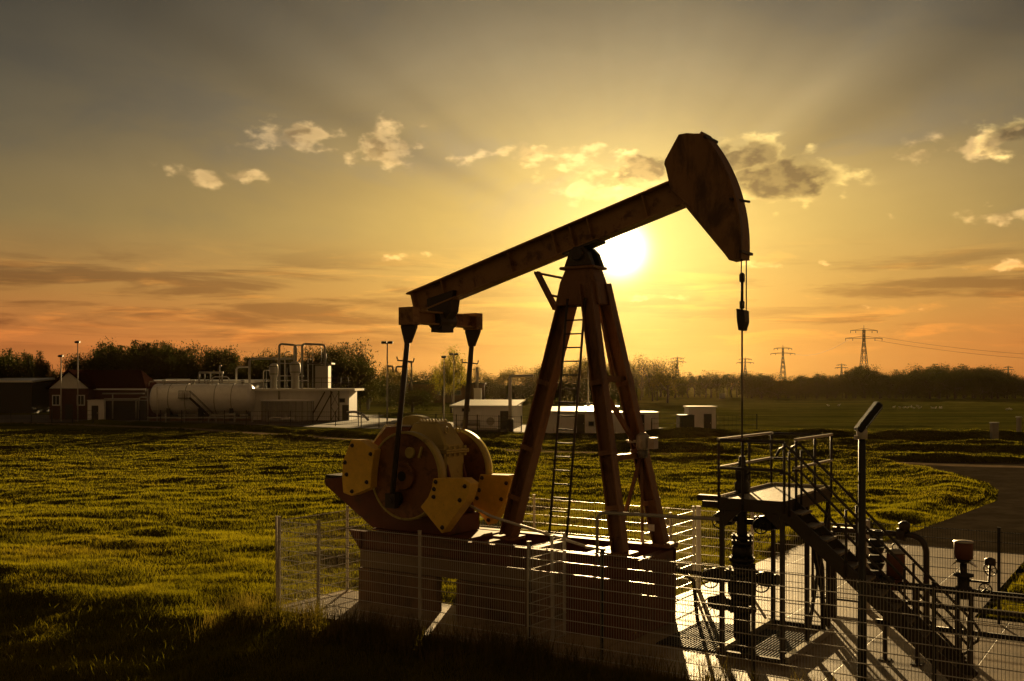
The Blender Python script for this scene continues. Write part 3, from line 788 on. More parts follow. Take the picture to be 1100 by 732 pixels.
# -- equaliser, pitmans
b = MB(); eqx, eqz = -7.12, 6.46
b.ibeam((eqx, -1.3, eqz), (eqx, 1.3, eqz), .30, .30, .04, .05)
for y in (-1.2, 1.2): b.box((eqx-.2, y-.13, eqz-.19), (eqx+.2, y+.13, eqz+.2))
eq = b.build('equalizer', M['beam'], PJ, .012)
b = MB(); b.lathe([(.20, -.3), (.20, .3)], (eqx, 0, eqz-.04), (0, 1, 0), 18); b.prism([(eqx-.34, 6.93), (eqx-.3, 6.6), (eqx-.12, 6.42), (eqx+.16, 6.42), (eqx+.34, 6.62), (eqx+.42, 7.1)], -.16, .16); b.box((eqx-.16, -.22, eqz-.3), (eqx+.16, .22, eqz-.12))
b.build('tail_bearing', M['dark'], PJ, .01)
for y in (-1.2, 1.2):
    b = MB(); top = Vector((eqx, y, eqz-.16)); pin = Vector((-7.55, y*1.06, 2.42))
    d = (pin-top).normalized()
    b.tube([top+d*.34, pin], .062, 10)
    b.prism([(eqx-.2, eqz-.12), (eqx+.2, eqz-.12), (eqx+.2, eqz-.24), (eqx+.04, eqz-.58), (eqx-.10, eqz-.58), (eqx-.2, eqz-.24)], y-.05, y+.05)
    b.lathe([(.075, -.1), (.075, .1)], tuple(pin), (0, 1, 0), 14); b.box((pin.x-.14, pin.y-.07, pin.z-.16), (pin.x+.14, pin.y+.07, pin.z+.16))
    pm = b.build('pitman_arm', M['dark'], PJ, .006)
    b = MB(); c = top+d*.82; b.tube([c+Vector((-.24, 0, .10)), c+Vector((-.22, 0, .02)), c+Vector((.22, 0, -.02)), c+Vector((.24, 0, .06))], .018, 6); b.build('safety_hook', M['dark'], pm)
# -- bridle, carrier bar, polished rod
b = MB()
for y in (-.13, .13): b.tube([(.035, y, arc[0][1]+.4), (.035, y, 6.36)], .012, 6)
b.build_each('bridle_cable', M['dark'], PJ)
b = MB(); b.prism([(-.07, 6.42), (.09, 6.38), (.10, 6.16), (.05, 6.0), (-.03, 6.0), (-.06, 6.18)], -.13, .13); b.build('carrier_bar', M['dark'], PJ, .01)
b = MB(); b.tube([(0, 0, 7.05), (0, 0, 6.5), (0, 0, 2.6)], .019, 8); b.lathe([(.045, 6.92), (.055, 6.95), (.055, 7.06), (.03, 7.1)], n=10); b.lathe([(.05, 6.42), (.05, 6.56)], n=10); b.lathe([(.03, 6.56), (.03, 6.92)], n=8)
b.build('polished_rod', M['dark'], PJ)
# -- flood lamp unit fixed to the right leg
b = MB(); c = lg(1, .36)+Vector((.16, -.2, 0))
b.lathe([(.10, 0), (.14, .08), (.14, .3), (.06, .38)], c, n=14); b.bar(c+Vector((-.35, 0, .18)), c+Vector((.25, 0, .22)), .06, .06); b.box((c.x+.16, c.y-.1, c.z+.05), (c.x+.3, c.y+.1, c.z+.28))
fb = b.build('junction_lamp', M['pipe'], PJ)
b = MB(); b.lathe([(.04, -.16), (.10, -.13), (.12, 0)], c, n=14); b.build('lamp_glass', M['lens'], fb)
b = MB(); q = pz(700, 567, .62); b.box((q[0]-.07, .60, q[1]-.07), (q[0]+.07, .615, q[1]+.07)); b.build('sign_plate', M['white'], PJ)
# -- brake rod from the gear housing to the front legs
b = MB(); b.tube([(-6.2, -.85, 2.55), (-5.2, -.85, 2.2), (-2.9, -.85, 1.76)], .03, 6); b.bar((-2.9, -.85, 1.76), (-2.5, -.85, 1.74), .12, .05); b.build('brake_rod', M['galvdull'], PJ)

# -- concrete pedestals (three, each its own)
def pedestal(poly, z1, label, seams, m='conc'):
    b = MB(); b.prism(poly, -.15, z1, 'xy')
    for xx in seams: b.box((xx-.012, -1.086, .0), (xx+.012, -1.07, z1-.02))       # form-board seams stand a little proud
    o = b.build('concrete_pedestal', M[m], None, .03, wl(0, 0), -TH)
    tag(o, label, 'pedestal', 'concrete pedestals under the pump')
pedestal([(-8.69, -1.08), (-6.48, -1.08), (-6.48, -.86), (-8.02, -.86), (-8.02, 1.08), (-8.69, 1.08)], .815, 'concrete pedestal under the gear housing and counterweights', (-7.95, -7.2))
pedestal([(-5.94, -1.08), (-4.15, -1.08), (-4.15, 1.08), (-7.15, 1.08), (-7.15, .68), (-5.0, .68), (-5.0, -.86), (-5.94, -.86)], .815, 'middle concrete pedestal under the pump, beside the grassy gap', (-5.3, -4.7))  # rear stem is added to block sun shining through the gap
pedestal([(-3.25, -1.08), (-1.84, -1.08), (-1.84, 1.08), (-3.25, 1.08)], 1.19, 'tall concrete pedestal under the front post legs beside the well pad', (-2.8, -2.3), 'redconc')

# ------------------------------------------------------------------ well head
WH = thing('wellhead', 'dark wellhead stack of flanges and handwheel valves under the platform', 'wellhead', wl(0, 0), -TH)
b = MB(); b.lathe([(.16, 0), (.16, .72), (.12, .72), (.12, 1.8), (.10, 2.1), (.09, 2.6), (.09, 2.9)], n=20); b.build('casing', M['black'], WH)
for z, r, h in ((.68, .27, .10), (.82, .25, .09), (1.28, .30, .09), (1.4, .30, .08), (1.62, .24, .08), (1.95, .2, .07), (2.05, .2, .07)):
    b = MB(); b.lathe([(r, z), (r, z+h)], n=20)
    for j in range(8):
        A = j*math.pi/4; b.lathe([(.025, z-.03), (.025, z+h+.03)], (r*.82*math.cos(A), r*.82*math.sin(A), 0), n=6)
    b.build('flange', M['black'], WH)
b = MB(); b.lathe([(.18, .9), (.26, 1.0), (.27, 1.2), (.2, 1.28)], n=20); b.lathe([(.17, 1.48), (.2, 1.55), (.2, 1.62)], n=16); b.lathe([(.19, 1.7), (.19, 1.9), (.1, 1.95)], n=16); b.build_each('spool_body', M['black'], WH)
def side_valve(z, length, d, rw):
    b = MB(); b.tube([(0, 0, z), (d*length, 0, z)], .055, 10); b.lathe([(.12, -.04), (.12, .04)], (d*length*.45, 0, z), (1, 0, 0), 14); b.lathe([(.13, -.13), (.15, 0), (.13, .13)], (d*length*.72, 0, z), (1, 0, 0), 14); b.lathe([(.11, -.04), (.11, .04)], (d*length, 0, z), (1, 0, 0), 14)
    b.tube([(d*length*.72, 0, z), (d*length*.72, -.3, z-.02)], .03, 8)
    v = b.build('valve', M['black'], WH)
    b = MB(); b.wheel((d*length*.72, -.32, z-.02), (0, 1, 0), rw, .014); b.build('handwheel', M['black'], v)
side_valve(.78, .62, -1, .19); side_valve(1.33, .66, 1, .17); side_valve(1.30, .72, -1, .17); side_valve(2.38, .66, 1, .14); side_valve(2.42, .46, -1, .14)
b = MB(); b.tube([(.66, 0, 2.38), (.95, .1, 2.4), (1.05, .3, 2.38), (1.08, .9, 2.3), (1.1, 1.4, 1.4), (1.1, 1.5, .1)], .05, 8); b.tube([(-.72, 0, 1.3), (-1.35, .05, 1.3), (-1.5, .4, 1.28), (-1.5, 1.2, .9), (-1.5, 1.4, .05)], .04, 8); b.build_each('flow_line', M['dark'], WH)
b = MB(); b.lathe([(.10, 2.85), (.14, 2.9), (.14, 3.1), (.10, 3.16), (.13, 3.2), (.13, 3.38), (.08, 3.44), (.055, 3.62)], n=16); b.torus((.1, -.08, 3.35), (0, 1, 0), .08, .02, 12); b.build('stuffing_box', M['black'], WH)
# the pipe that runs from the post block to the platform
b = MB(); b.tube([(-2.62, -.92, 1.5), (-2.62, -.92, 2.35), (-2.55, -.92, 2.45), (-2.45, -.92, 2.47), (.15, -.92, 2.52)], .035, 8)
tag(b.build('vent_pipe', M['pipe'], None, 0, wl(0, 0), -TH), 'thin horizontal pipe bending down onto the tall pedestal', 'pipe')

# ------------------------------------------------------------------ service platform with its stair
SP = thing('service_platform', 'dark steel service platform with handrails and steep stair over the well', 'platform', wl(0, 0), -TH)
PX0, PX1, PY0, PY1, PZ = -.06, 1.16, -1.04, 1.85, 2.92
b = MB(); b.box((PX0+.06, PY0+.06, PZ-.035), (PX1-.06, PY1-.06, PZ)); b.build('deck', M['deck'], SP)
b = MB()
b.box((PX0, PY0, PZ-.22), (PX1, PY0+.055, PZ+.006)); b.box((PX0, PY1-.055, PZ-.22), (PX1, PY1, PZ+.006))
b.box((PX0, PY0+.056, PZ-.22), (PX0+.055, PY1-.056, PZ+.006)); b.box((PX1-.055, PY0+.056, PZ-.22), (PX1, PY1-.056, PZ+.006))
b.bar((PX0-.42, PY0+.1, PZ-.02), (PX0, PY0+.1, PZ-.02), .14, .10); b.bar((PX0-.42, PY0+.3, PZ-.16), (PX0, PY0+.3, PZ-.16), .12, .12)
for y in (PY0+.25, .4, PY1-.25): b.bar((PX0+.05, y, PZ-.13), (PX1-.05, y, PZ-.13), .08, .16)
b.prism([(PX0+.1, PZ-.22), (PX0+.42, PZ-.22), (PX0+.1, PZ-.5)], PY0+.01, PY0+.05); b.prism([(PX1-.1, PZ-.22), (PX1-.42, PZ-.22), (PX1-.1, PZ-.5)], PY0+.01, PY0+.05)
b.build('deck_frame', M['dark'], SP, .006)
b = MB()
b.box((PX0+.01, PY0+.06, PZ+.006), (PX0+.03, PY1-.06, PZ+.05)); b.box((PX1-.03, -.3, PZ+.006), (PX1-.01, PY1-.06, PZ+.05)); b.box((PX0+.03, PY1-.03, PZ+.006), (PX1-.03, PY1-.01, PZ+.05))
b.build_each('toe_board', M['bright'], SP)
for x, y in ((PX0+.05, PY0+.05), (PX1-.05, PY0+.05), (PX1-.05, .42), (PX0+.05, PY1-.05), (PX1-.05, PY1-.05)):
    b = MB(); b.box((x-.04, y-.04, .07), (x+.04, y+.04, PZ-.215)); b.box((x-.1, y-.1, .061), (x+.1, y+.1, .085)); b.build('support_post', M['dark'], SP, .006)
b = MB()
b.bar((PX1-.05, .46, PZ-.4), (PX1-.05, PY1-.09, .2), .06, .06); b.bar((PX1-.05, PY1-.09, PZ-.4), (PX1-.05, .46, .2), .055, .06); b.build_each('cross_brace', M['dark'], SP)
b = MB()   # ground frame of bright beams with the grated cellar
for y in (PY0, PY1): b.box((PX0-.0, y-.05, .062), (PX1, y+.05, .16))
b.build_each('base_frame', M['dark'], SP, .006)
b = MB()
for x in (PX0, PX1): b.box((x-.06, PY0+.052, .062), (x+.06, PY1-.052, .19))
b.build_each('base_rail', M['bright'], SP, .006)
def rail(pts, r=.024, m='dark', name='guard_rail'):
    return MB().tube(pts, r, 8).build(name, M[m], SP)
RT, RM_ = PZ+1.06, PZ+.55
for z in (RT, RM_):
    b = MB(); b.box((PX0-.035, PY0, z-.02), (PX0+.035, PY1, z+.025)); b.build('side_rail', M['bright'], SP, .008)
    b = MB(); b.box((PX1-.035, PY0+.62, z-.02), (PX1+.035, PY1, z+.025)); b.build('side_rail', M['bright'], SP, .008)
    b = MB(); b.tube([(PX0+.04, PY0, z-.005), (PX1, PY0, z-.005)], .027, 8); b.build('end_rail', M['dark'], SP)
    b = MB(); b.tube([(PX0+.04, PY1, z-.005), (PX1-.04, PY1, z-.005)], .024, 8); b.build('end_rail', M['dark'], SP)
for x, y in ((PX0, PY0+.02), (PX0+.46, PY0), (PX1, PY0), (PX0, .55), (PX0, PY1-.02), (PX1, PY0+.66), (PX1, .75), (PX1, PY1-.02)):
    b = MB(); b.tube([(x, y, PZ-.2), (x, y, RT-.02)], .026, 8); b.build('rail_post', M['dark'], SP)
# stair
SY0, SY1 = -1.02, -.38; sx0, sx1, sz0, sz1 = PX1, 4.12, PZ-.02, .06
dirs = Vector((sx1-sx0, 0, sz1-sz0)).normalized()
for y in (SY0, SY1):
    b = MB(); b.bar((sx0-.05, y, sz0-.12), (sx1, y, sz1+.08), .045, .24); b.build('stair_stringer', M['dark'], SP, .004)
for i in range(13):
    q = (i+.8)/13.4; x = sx0+(sx1-sx0)*q; z = sz0+(sz1-sz0)*q
    b = MB(); b.box((x-.11, SY0+.024, z-.025), (x+.11, SY1-.024, z)); b.box((x+.112, SY0+.024, z-.04), (x+.122, SY1-.024, z+.004)); b.build('stair_step', M['deck'], SP)
for y in (SY0-.02, SY1+.02):
    for off, nm in ((1.0, 'stair_handrail'), (.52, 'stair_mid_rail')):
        a0 = Vector((sx0+.12, y, sz0+off-.06)); a1 = Vector((sx1-.02, y, sz1+off+.02))
        if off > .9: pts = [a0+Vector((-.26, 0, -.12)), a0+Vector((-.2, 0, .0)), a0+Vector((-.08, 0, .06)), a0, a1, a1+Vector((.10, 0, -.14)), a1+Vector((.08, 0, -.32)), a1+Vector((-.05, 0, -.42))]
        else: pts = [a0+Vector((-.2, 0, .06)), a0+Vector((-.06, 0, .06)), a0, a1]
        MB().tube(pts, .025, 8).build(nm, M['dark'], SP)
    for q in (.03, .36, .68, .97):
        x = sx0+(sx1-sx0)*q; z = sz0+(sz1-sz0)*q
        MB().tube([(x, y, z-.15), (x, y, z+.98)], .023, 8).build('stair_post', M['dark'], SP)
# the two grates over the cellar
for nm, x0, x1, lb in (('cellar_grate', -1.35, -.13, 'dark cellar grate on the pad left of the platform'), ('cellar_grate', .02, 1.08, 'dark cellar grate on the pad beneath the platform deck')):
    b = MB(); b.box((x0, -.95, .062), (x1, 1.3, .075))
    for i in range(int((x1-x0)/.06)): b.box((x0+.02+i*.06, -.93, .075), (x0+.03+i*.06, 1.28, .095))
    tag(b.build(nm, M['black'], None, 0, wl(0, 0), -TH), lb, 'grate')

# ------------------------------------------------------------------ valve manifold at the right
PM = thing('pipe_manifold', 'dark pipe rack with topped control valve beside the stair foot', 'pipe rack', wl(0, 0), -TH)
my = .3
for z, x0, x1, r in ((1.42, 2.35, 9.2, .065), (.72, 2.4, 9.2, .055), (1.12, 2.4, 5.2, .035)):
    MB().tube([(x0, my, z), (x1, my, z)], r, 10).build('pipe', M['black'], PM)
for x in (2.55, 3.1, 3.75, 3.97, 6.0, 7.6):
    b = MB(); b.box((x-.035, my-.035, .06), (x+.035, my+.035, 1.36)); b.box((x-.1, my-.1, .06), (x+.1, my+.1, .08)); b.build('support_post', M['dark'], PM)
b = MB(); c = Vector((3.85, my, 1.42))
b.lathe([(.14, -.1), (.14, .08), (.10, .1), (.10, .25), (.17, .27), (.17, .31), (.06, .33), (.06, .5), (.12, .52), (.12, .56)], c, n=16)
cv = b.build('control_valve', M['black'], PM)
b = MB(); b.lathe([(.155, .57), (.155, .84), (.14, .85)], c, n=20); b.build('actuator', M['red'], cv); b = MB(); b.lathe([(.165, .85), (.165, .87), (.01, .885)], c, n=20); b.prism([(c.x-.2, c.z+.42), (c.x-.1, c.z+.55), (c.x+.1, c.z+.55), (c.x+.22, c.z+.44), (c.x+.1, c.z+.5), (c.x-.1, c.z+.5)], my-.06, my+.06); b.build('actuator_cap', M['bright'], cv)
b = MB(); b.wheel(c+Vector((.42, 0, .42)), (.3, .9, .2), .11); b.wheel(c+Vector((.36, -.1, .1)), (0, 1, .2), .10); b.tube([c+Vector((.1, 0, .2)), c+Vector((.4, 0, .2)), c+Vector((.42, 0, .52))], .025, 8); b.lathe([(.09, .5), (.09, .6), (.02, .63)], c+Vector((.42, 0, 0)), n=12); b.build('gauge_cluster', M['dark'], cv)
b = MB(); c = Vector((2.72, my+.05, 1.42)); b.lathe([(.16, .12), (.16, .54), (.15, .56)], c, n=22); b.lathe([(.12, -.1), (.12, .12)], c, n=14)
dr = b.build('separator_drum', M['red'], PM); b = MB(); b.lathe([(.175, .56), (.175, .59), (.12, .62), (.01, .64)], c, n=22); b.torus(c+Vector((0, 0, .66)), (0, 1, 0), .06, .015); b.build('drum_lid', M['pipe'], dr)
b = MB()
for i in range(7): 
    z = .1+.14*i; b.lathe([(.10+.05*(i % 2), 0), (.12+.04*((i+1) % 2), .12)], c+Vector((-.34, .02, z-.15)), n=12)
b.wheel(c+Vector((-.36, -.22, .1)), (0, 1, 0), .12); b.wheel(c+Vector((-.34, 0, .92)), (0, 0, 1), .11)
b.lathe([(.09, 0), (.12, .1), (.09, .24), (.01, .28)], c+Vector((-.2, -.24, .02)), (.8, -.3, .3), 12)
b.build('valve_stack', M['black'], PM)
b = MB(); pts = []
e = pz(977, 575, 3.2); s_ = pz(895, 570, 3.2)
for k in range(7): pts.append((e[0]+.32*math.sin(k*math.pi/12), 3.2, e[1]-.3+.3*math.cos(k*math.pi/12)))
RP = thing('riser_pipe', 'elbowed riser pipe with grey top valve beyond the stair', 'pipe', wl(0, 0), -TH)
MB().tube([(s_[0], 3.2, e[1])]+pts+[(e[0]+.32, 3.2, .05)], .062, 12).build('pipe', M['dark'], RP)
b = MB(); b.lathe([(.13, -.08), (.13, .08)], (e[0]-.16, 3.2, e[1]), (1, 0, 0), 16); b.lathe([(.1, 0), (.12, .16), (.04, .22)], (e[0]-.1, 3.2, e[1]+.06), n=12); b.build('valve', M['dark'], RP)
b = MB(); b.box((s_[0]-.06, 3.14, .05), (s_[0]+.06, 3.26, e[1]-.05)); b.build('support_post', M['dark'], RP)

# ------------------------------------------------------------------ lamp post with tilted head
p = at(926, 465, 16.35)
LP = thing('lamp_post', 'tall dark lamp post with tilted box head in front of the stair', 'lamp post', (p.x, p.y, .06))
b = MB(); b.lathe([(.075, .02), (.062, 2.0), (.055, p.z-.02)], n=14); b.box((-.14, -.14, 0), (.14, .14, .025)); b.build('pole', M['darkpost'], LP)
b = MB(); hz_ = p.z-.06; rot = Matrix.Rotation(R(-52), 3, 'Y')
b.box((-.09, -.1, hz_+.05), (.48, .1, hz_+.16), rot, (0, 0, hz_+.08)); hd = b.build('lamp_head', M['lamp'], LP, .02)
b = MB(); b.box((.02, -.08, hz_+.032), (.44, .08, hz_+.046), rot, (0, 0, hz_+.08)); b.build('lamp_glass', M['lens'], hd)
b = MB(); b.lathe([(.085, hz_-.1), (.085, hz_+.02), (.05, hz_+.1)], n=14); b.box((-.12, -.03, hz_-.11), (-.06, .03, hz_-.04)); b.build('collar', M['galvdull'], LP)

# ------------------------------------------------------------------ mesh fences
def wire_panel(L, H, z0=.06):
    b = MB()
    n = int(L/.05)
    for i in range(n+1):
        x = L*i/n; r = .0034
        vs = [(x-r, 0, z0), (x+r, 0, z0), (x, r*1.6, z0), (x-r, 0, H), (x+r, 0, H), (x, r*1.6, H)]
        b._add(vs, [(0, 1, 4, 3), (1, 2, 5, 4), (2, 0, 3, 5)])
    k = int(round((H-z0-.04)/.2))
    for j in range(k+1):
        z = z0+.03+(H-z0-.06)*j/k
        for y in (-.009, .011): b.tube([(0, y, z), (L, y, z)], .0062, 6, False)
    return b
def fence(name, label, pts, m, mw, H=2.0, skip=(), group='wire mesh fences around the well', base=.05, endpost=True):
    """pts: post positions along a straight run, in the site frame"""
    p0 = Vector((*pts[0], 0)); d = Vector((*pts[-1], 0))-p0; a = math.atan2(d.y, d.x)
    F = thing(name, label, 'fence', wl(*pts[0]), -TH+a, group)
    xs = [(Vector((*q, 0))-p0).length for q in pts]
    for i, x in enumerate(xs):
        if i == len(xs)-1 and not endpost: break
        b = MB(); b.box((x-.03, -.02+.045, -.1), (x+.03, .02+.045, H+.05)); b.box((x-.033, -.023+.045, H+.05), (x+.033, .023+.045, H+.07))
        b.build('post', m, F).rotation_euler.x = random.uniform(-.012, .012)
    for i in range(len(xs)-1):
        if i in skip: continue
        o = wire_panel(xs[i+1]-xs[i]-.02, H).build('wire_panel', mw, F); o.location = (xs[i]+.01, 0, 0)
FL = -9.66
fence('mesh_fence', 'grey post mesh fence along the near side of the pump', [(FL, -2.64), (-8.48, -2.64), (-5.72, -2.64), (-3.2, -2.64)], M['galvdull'], M['galv'], endpost=False)
fence('mesh_fence', 'grey post mesh fence closing the far left end by the counterweights', [(FL, -2.60), (FL, -.34), (FL, 1.95), (FL, 4.2)], M['galvdull'], M['galv'])
fence('mesh_fence', 'short mesh fence running from the dark corner post to the tall pedestal', [(-3.11, -2.6), (-3.11, -1.72), (-3.11, -1.28)], M['galvdull'], M['galv'])
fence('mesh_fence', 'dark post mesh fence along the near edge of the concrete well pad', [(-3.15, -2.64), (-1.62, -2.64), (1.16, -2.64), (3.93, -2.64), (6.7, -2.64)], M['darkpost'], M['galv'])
fence('mesh_fence', 'mesh fence behind the pump, seen between its post legs', [(FL+.05, 4.2), (-7.3, 4.2), (-4.95, 4.2), (-2.7, 4.2)], M['galvdull'], M['galv'])
fence('mesh_fence', 'bright wired mesh fence running back beside the front legs', [(-2.7, 1.35), (-2.7, 2.75), (-2.7, 4.15)], M['galvdull'], M['galv'])
fence('mesh_fence', 'mesh fence behind the wellhead, left of the gate', [(-2.65, 4.2), (-1.35, 4.2), (-.05, 4.2)], M['galvdull'], M['galv'])
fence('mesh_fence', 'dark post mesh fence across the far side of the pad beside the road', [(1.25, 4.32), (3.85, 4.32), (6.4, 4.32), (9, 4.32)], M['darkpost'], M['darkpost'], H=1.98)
GT = thing('gate', 'grey framed mesh gate with one pale post beyond the stair', 'gate', wl(.02, 4.25), -TH)
b = MB(); L_ = 1.12
for x in (.04, L_-.04): b.box((x-.025, -.025, .2), (x+.025, .025, 1.9))
for z in (.22, 1.88): b.box((.066, -.022, z-.022), (L_-.066, .022, z+.022))
b.build('gate_frame', M['dark'], GT)
wire_panel(L_-.12, 1.86, .24).build('wire_panel', M['galv'], GT).location = (.06, 0, 0)
b = MB(); b.box((L_+.02, -.07, .05), (L_+.16, .07, 2.02)); b.build('gate_post', M['galvdull'], GT, .01)
b = MB(); b.box((L_-.16, -.06, .95), (L_-.04, .06, 1.15)); b.tube([(L_-.14, -.08, 1.05), (L_-.28, -.08, 1.05)], .012, 6); b.build('lock', M['dark'], GT)

# ------------------------------------------------------------------ far oil facility across the meadow
def T(name, label, cat, px, Y, group=None, rotz=0):
    return thing(name, label, cat, ((px-CPX)*Y/FPX, Y, 0), rotz, group)
def sc(Y): return Y/FPX
def zz(py, Y): return CAM_H-(py-HPY)*Y/FPX
# brick house with a white gable
Y = 141.; k = sc(Y); h = T('brick_house', 'dark brick house with white gable and red hipped roof', 'house', 73, Y)
ez, rz = zz(417.5, Y), zz(398, Y); gw = 24*k; hx = 80*k
b = MB(); b.box((-21*k, .3, -.1), (21*k, 9, ez)); b.box((21*k+.01, 2.5, -.1), (76*k, 8.6, ez)); b.build('wall', M['brick'], h)
b = MB(); b.prism([(-21*k, ez), (21*k, ez), (0, rz-.25)], .28, .4); b.build('gable', M['white'], h)
b = MB()
b.prism([(-gw, ez-.12), (-gw, ez+.12), (0, rz+.1), (gw, ez+.12), (gw, ez-.12), (0, rz-.16)], -.05, 9.2)
vs = [(20*k, 2.0, ez+.02), (78*k, 2.0, ez+.02), (78*k, 9.1, ez+.02), (20*k, 9.1, ez+.02), (-1*k, 5.55, rz+.12), (63*k, 5.55, rz+.12)]
b._add([Vector(v) for v in vs], [(0, 1, 5, 4), (1, 2, 5), (2, 3, 4, 5), (0, 3, 2, 1), (0, 4, 3)])
b.build('roof', M['rooft'], h)
b = MB(); b.box((19*k, 2.0, ez-.22), (78*k, 2.12, ez-.02)); b.build('gutter', M['white'], h)
for px in (59.5, 86):
    x = (px-73)*k; wn = MB(); wn.box((x-.55, .22, zz(436, Y)), (x+.55, .30, zz(424.5, Y))); f = wn.build('window', M['white'], h)
    g = MB(); g.box((x-.42, .19, zz(436, Y)+.14), (x-.04, .215, zz(424.5, Y)-.12)); g.box((x+.04, .19, zz(436, Y)+.14), (x+.42, .215, zz(424.5, Y)-.12)); g.build('pane', M['glass'], f)
b = MB(); b.box((-.5, .2, 0), (.5, .29, 2.1)); b.build('door', M['dkgreen'], h)
def box_building(name, label, cat, px0, px1, pyt, Y, depth, wall, roof, over=.25, rt=.16, group=None, pyr=None, rotz=0, doors=(), wins=(), kid='roof', slope=0):
    k = sc(Y); L = (px1-px0)*k; h = T(name, label, cat, px0, Y, group, rotz); H = zz(pyt, Y)
    b = MB(); b.box((0, 0, -.1), (L, depth, H)); 
    n = max(2, int(L/2.2))
    for i in range(1, n): b.box((L*i/n-.02, -.018, .05), (L*i/n+.02, .01, H-.03))
    b.build('wall', wall, h)
    b = MB(); b._add([Vector(v) for v in [(-over, -over, H+.002), (L+over, -over, H+.002), (L+over, depth+over, H+.002+slope), (-over, depth+over, H+.002+slope), (-over, -over, H+rt), (L+over, -over, H+rt), (L+over, depth+over, H+rt+slope), (-over, depth+over, H+rt+slope)]], [(0,3,2,1),(4,5,6,7),(0,1,5,4),(1,2,6,5),(2,3,7,6),(3,0,4,7)])
    b.build(kid, roof, h)
    for q, wdt, hgt in doors:
        x = L*q; d = MB(); d.box((x, -.045, .02), (x+wdt, -.02, hgt)); d = d.build('door', M['dkgreen'] if wall is not M['dkgreen'] else M['white'], h)
        hd_ = MB(); hd_.box((x+wdt-.14, -.09, hgt*.48), (x+wdt-.08, -.046, hgt*.54)); hd_.build('handle', M['galv'], d)
    for q, wdt, z0, z1 in wins:
        x = L*q; d = MB(); d.box((x, -.05, z0), (x+wdt, -.02, z1)); d = d.build('window', M['pipe'], h)
        g = MB(); g.box((x+.06, -.06, z0+.06), (x+wdt-.06, -.052, z1-.06)); g.build('pane', M['glass'], d)
    return h
box_building('utility_cabin', 'pale grey utility cabin right of the brick house', 'cabin', 94, 112, 430.5, 138, 3, M['white'], M['roofw'], .06, .08, doors=((.25, .9, 2.0),))
box_building('storage_shed', 'dark storage shed between the pale cabin and the tank', 'shed', 113, 146, 431, 138.5, 4, M['dkgreen'], M['pipe'], .1, .1)
box_building('long_building', 'long low building with pale roof behind the horizontal tank', 'building', 150, 272, 411.5, 156, 9, M['pipe'], M['roofw'], .3, .35, slope=.2, doors=((.1, 1, 2.1),), wins=((.4, 2, 1.2, 2.6), (.6, 2, 1.2, 2.6)))
box_building('long_building', 'low shed with pale roof at the far left edge', 'shed', -60, 34, 411, 170, 8, M['dkgreen'], M['roofw'], .2, .3, slope=.5)
# horizontal storage tank on saddles
Y = 136.; k = sc(Y); t = T('storage_tank', 'big white horizontal storage tank on dark saddles', 'tank', 157, Y, None, 0)
r_ = 2.05; L_ = 113*k; cz = zz(412.5, Y)-r_
b = MB(); pr = [(.01, 0)]+[(r_*math.sin(R(a)), .75*(1-math.cos(R(a)))) for a in (15, 30, 45, 60, 75, 90)]+[(r_, L_*.3), (r_, L_-.75)]+[(r_*math.sin(R(a)), L_-.75*(1-math.cos(R(a)))) for a in (75, 60, 45, 30, 15)]+[(.01, L_)]
b.lathe(pr, (0, r_, cz), (1, 0, 0), 32); tk = b.build('shell', M['tank'], t)
b = MB()
for x in (.2, .36, .64, .8): b.lathe([(r_+.03, 0), (r_+.03, .1)], (L_*x, r_, cz), (1, 0, 0), 32)
b.build_each('band', M['pipe'], tk)
for q in (.2, .5, .8):
    b = MB(); b.box((L_*q-.25, .4, -.1), (L_*q+.25, 2*r_-.4, cz-r_*.45)); b.build('saddle', M['dkgreen'], t)
b = MB(); b.box((L_*.02, .5, -.1), (L_*.98, 2*r_-.5, .25)); b.build('plinth', M['conc'], t)
b = MB()
for x in (.12, .4, .55, .88): b.lathe([(.2, 0), (.2, .4), (.3, .42), (.3, .52), (.1, .55)], (L_*x, r_, cz+r_-.05), n=12)
b.build_each('manhole', M['pipe'], t)
b = MB(); x0 = L_*.42
for y in (-.55, .0):
    b.bar((x0, y, 3.1), (x0+3.2, y, .05), .06, .16); b.tube([(x0-1.4, y, 4.0), (x0, y, 4.0), (x0+3.1, y, 1.0)], .035, 6)
    for i in range(5): b.tube([(x0-1.4+.35*i*4/4, y, 3.0), (x0-1.4+.35*i, y, 4.0)], .03, 5)
b.box((x0-1.5, -.55, 3.0), (x0, .05, 3.08))
for i in range(9): b.box((x0+.3*i+.1, -.53, 2.95-.29*i-.03), (x0+.3*i+.38, -.02, 2.95-.29*i))
b.build('access_stair', M['dark'], t)
b = MB(); b.tube([(.3, -.2, zz(418, Y)), (.3, -.2, .1)], .05, 6); b.tube([(1.6, -.4, cz+1.6), (1.6, -.4, .0)], .09, 8); b.build_each('standpipe', M['galvdull'], t)
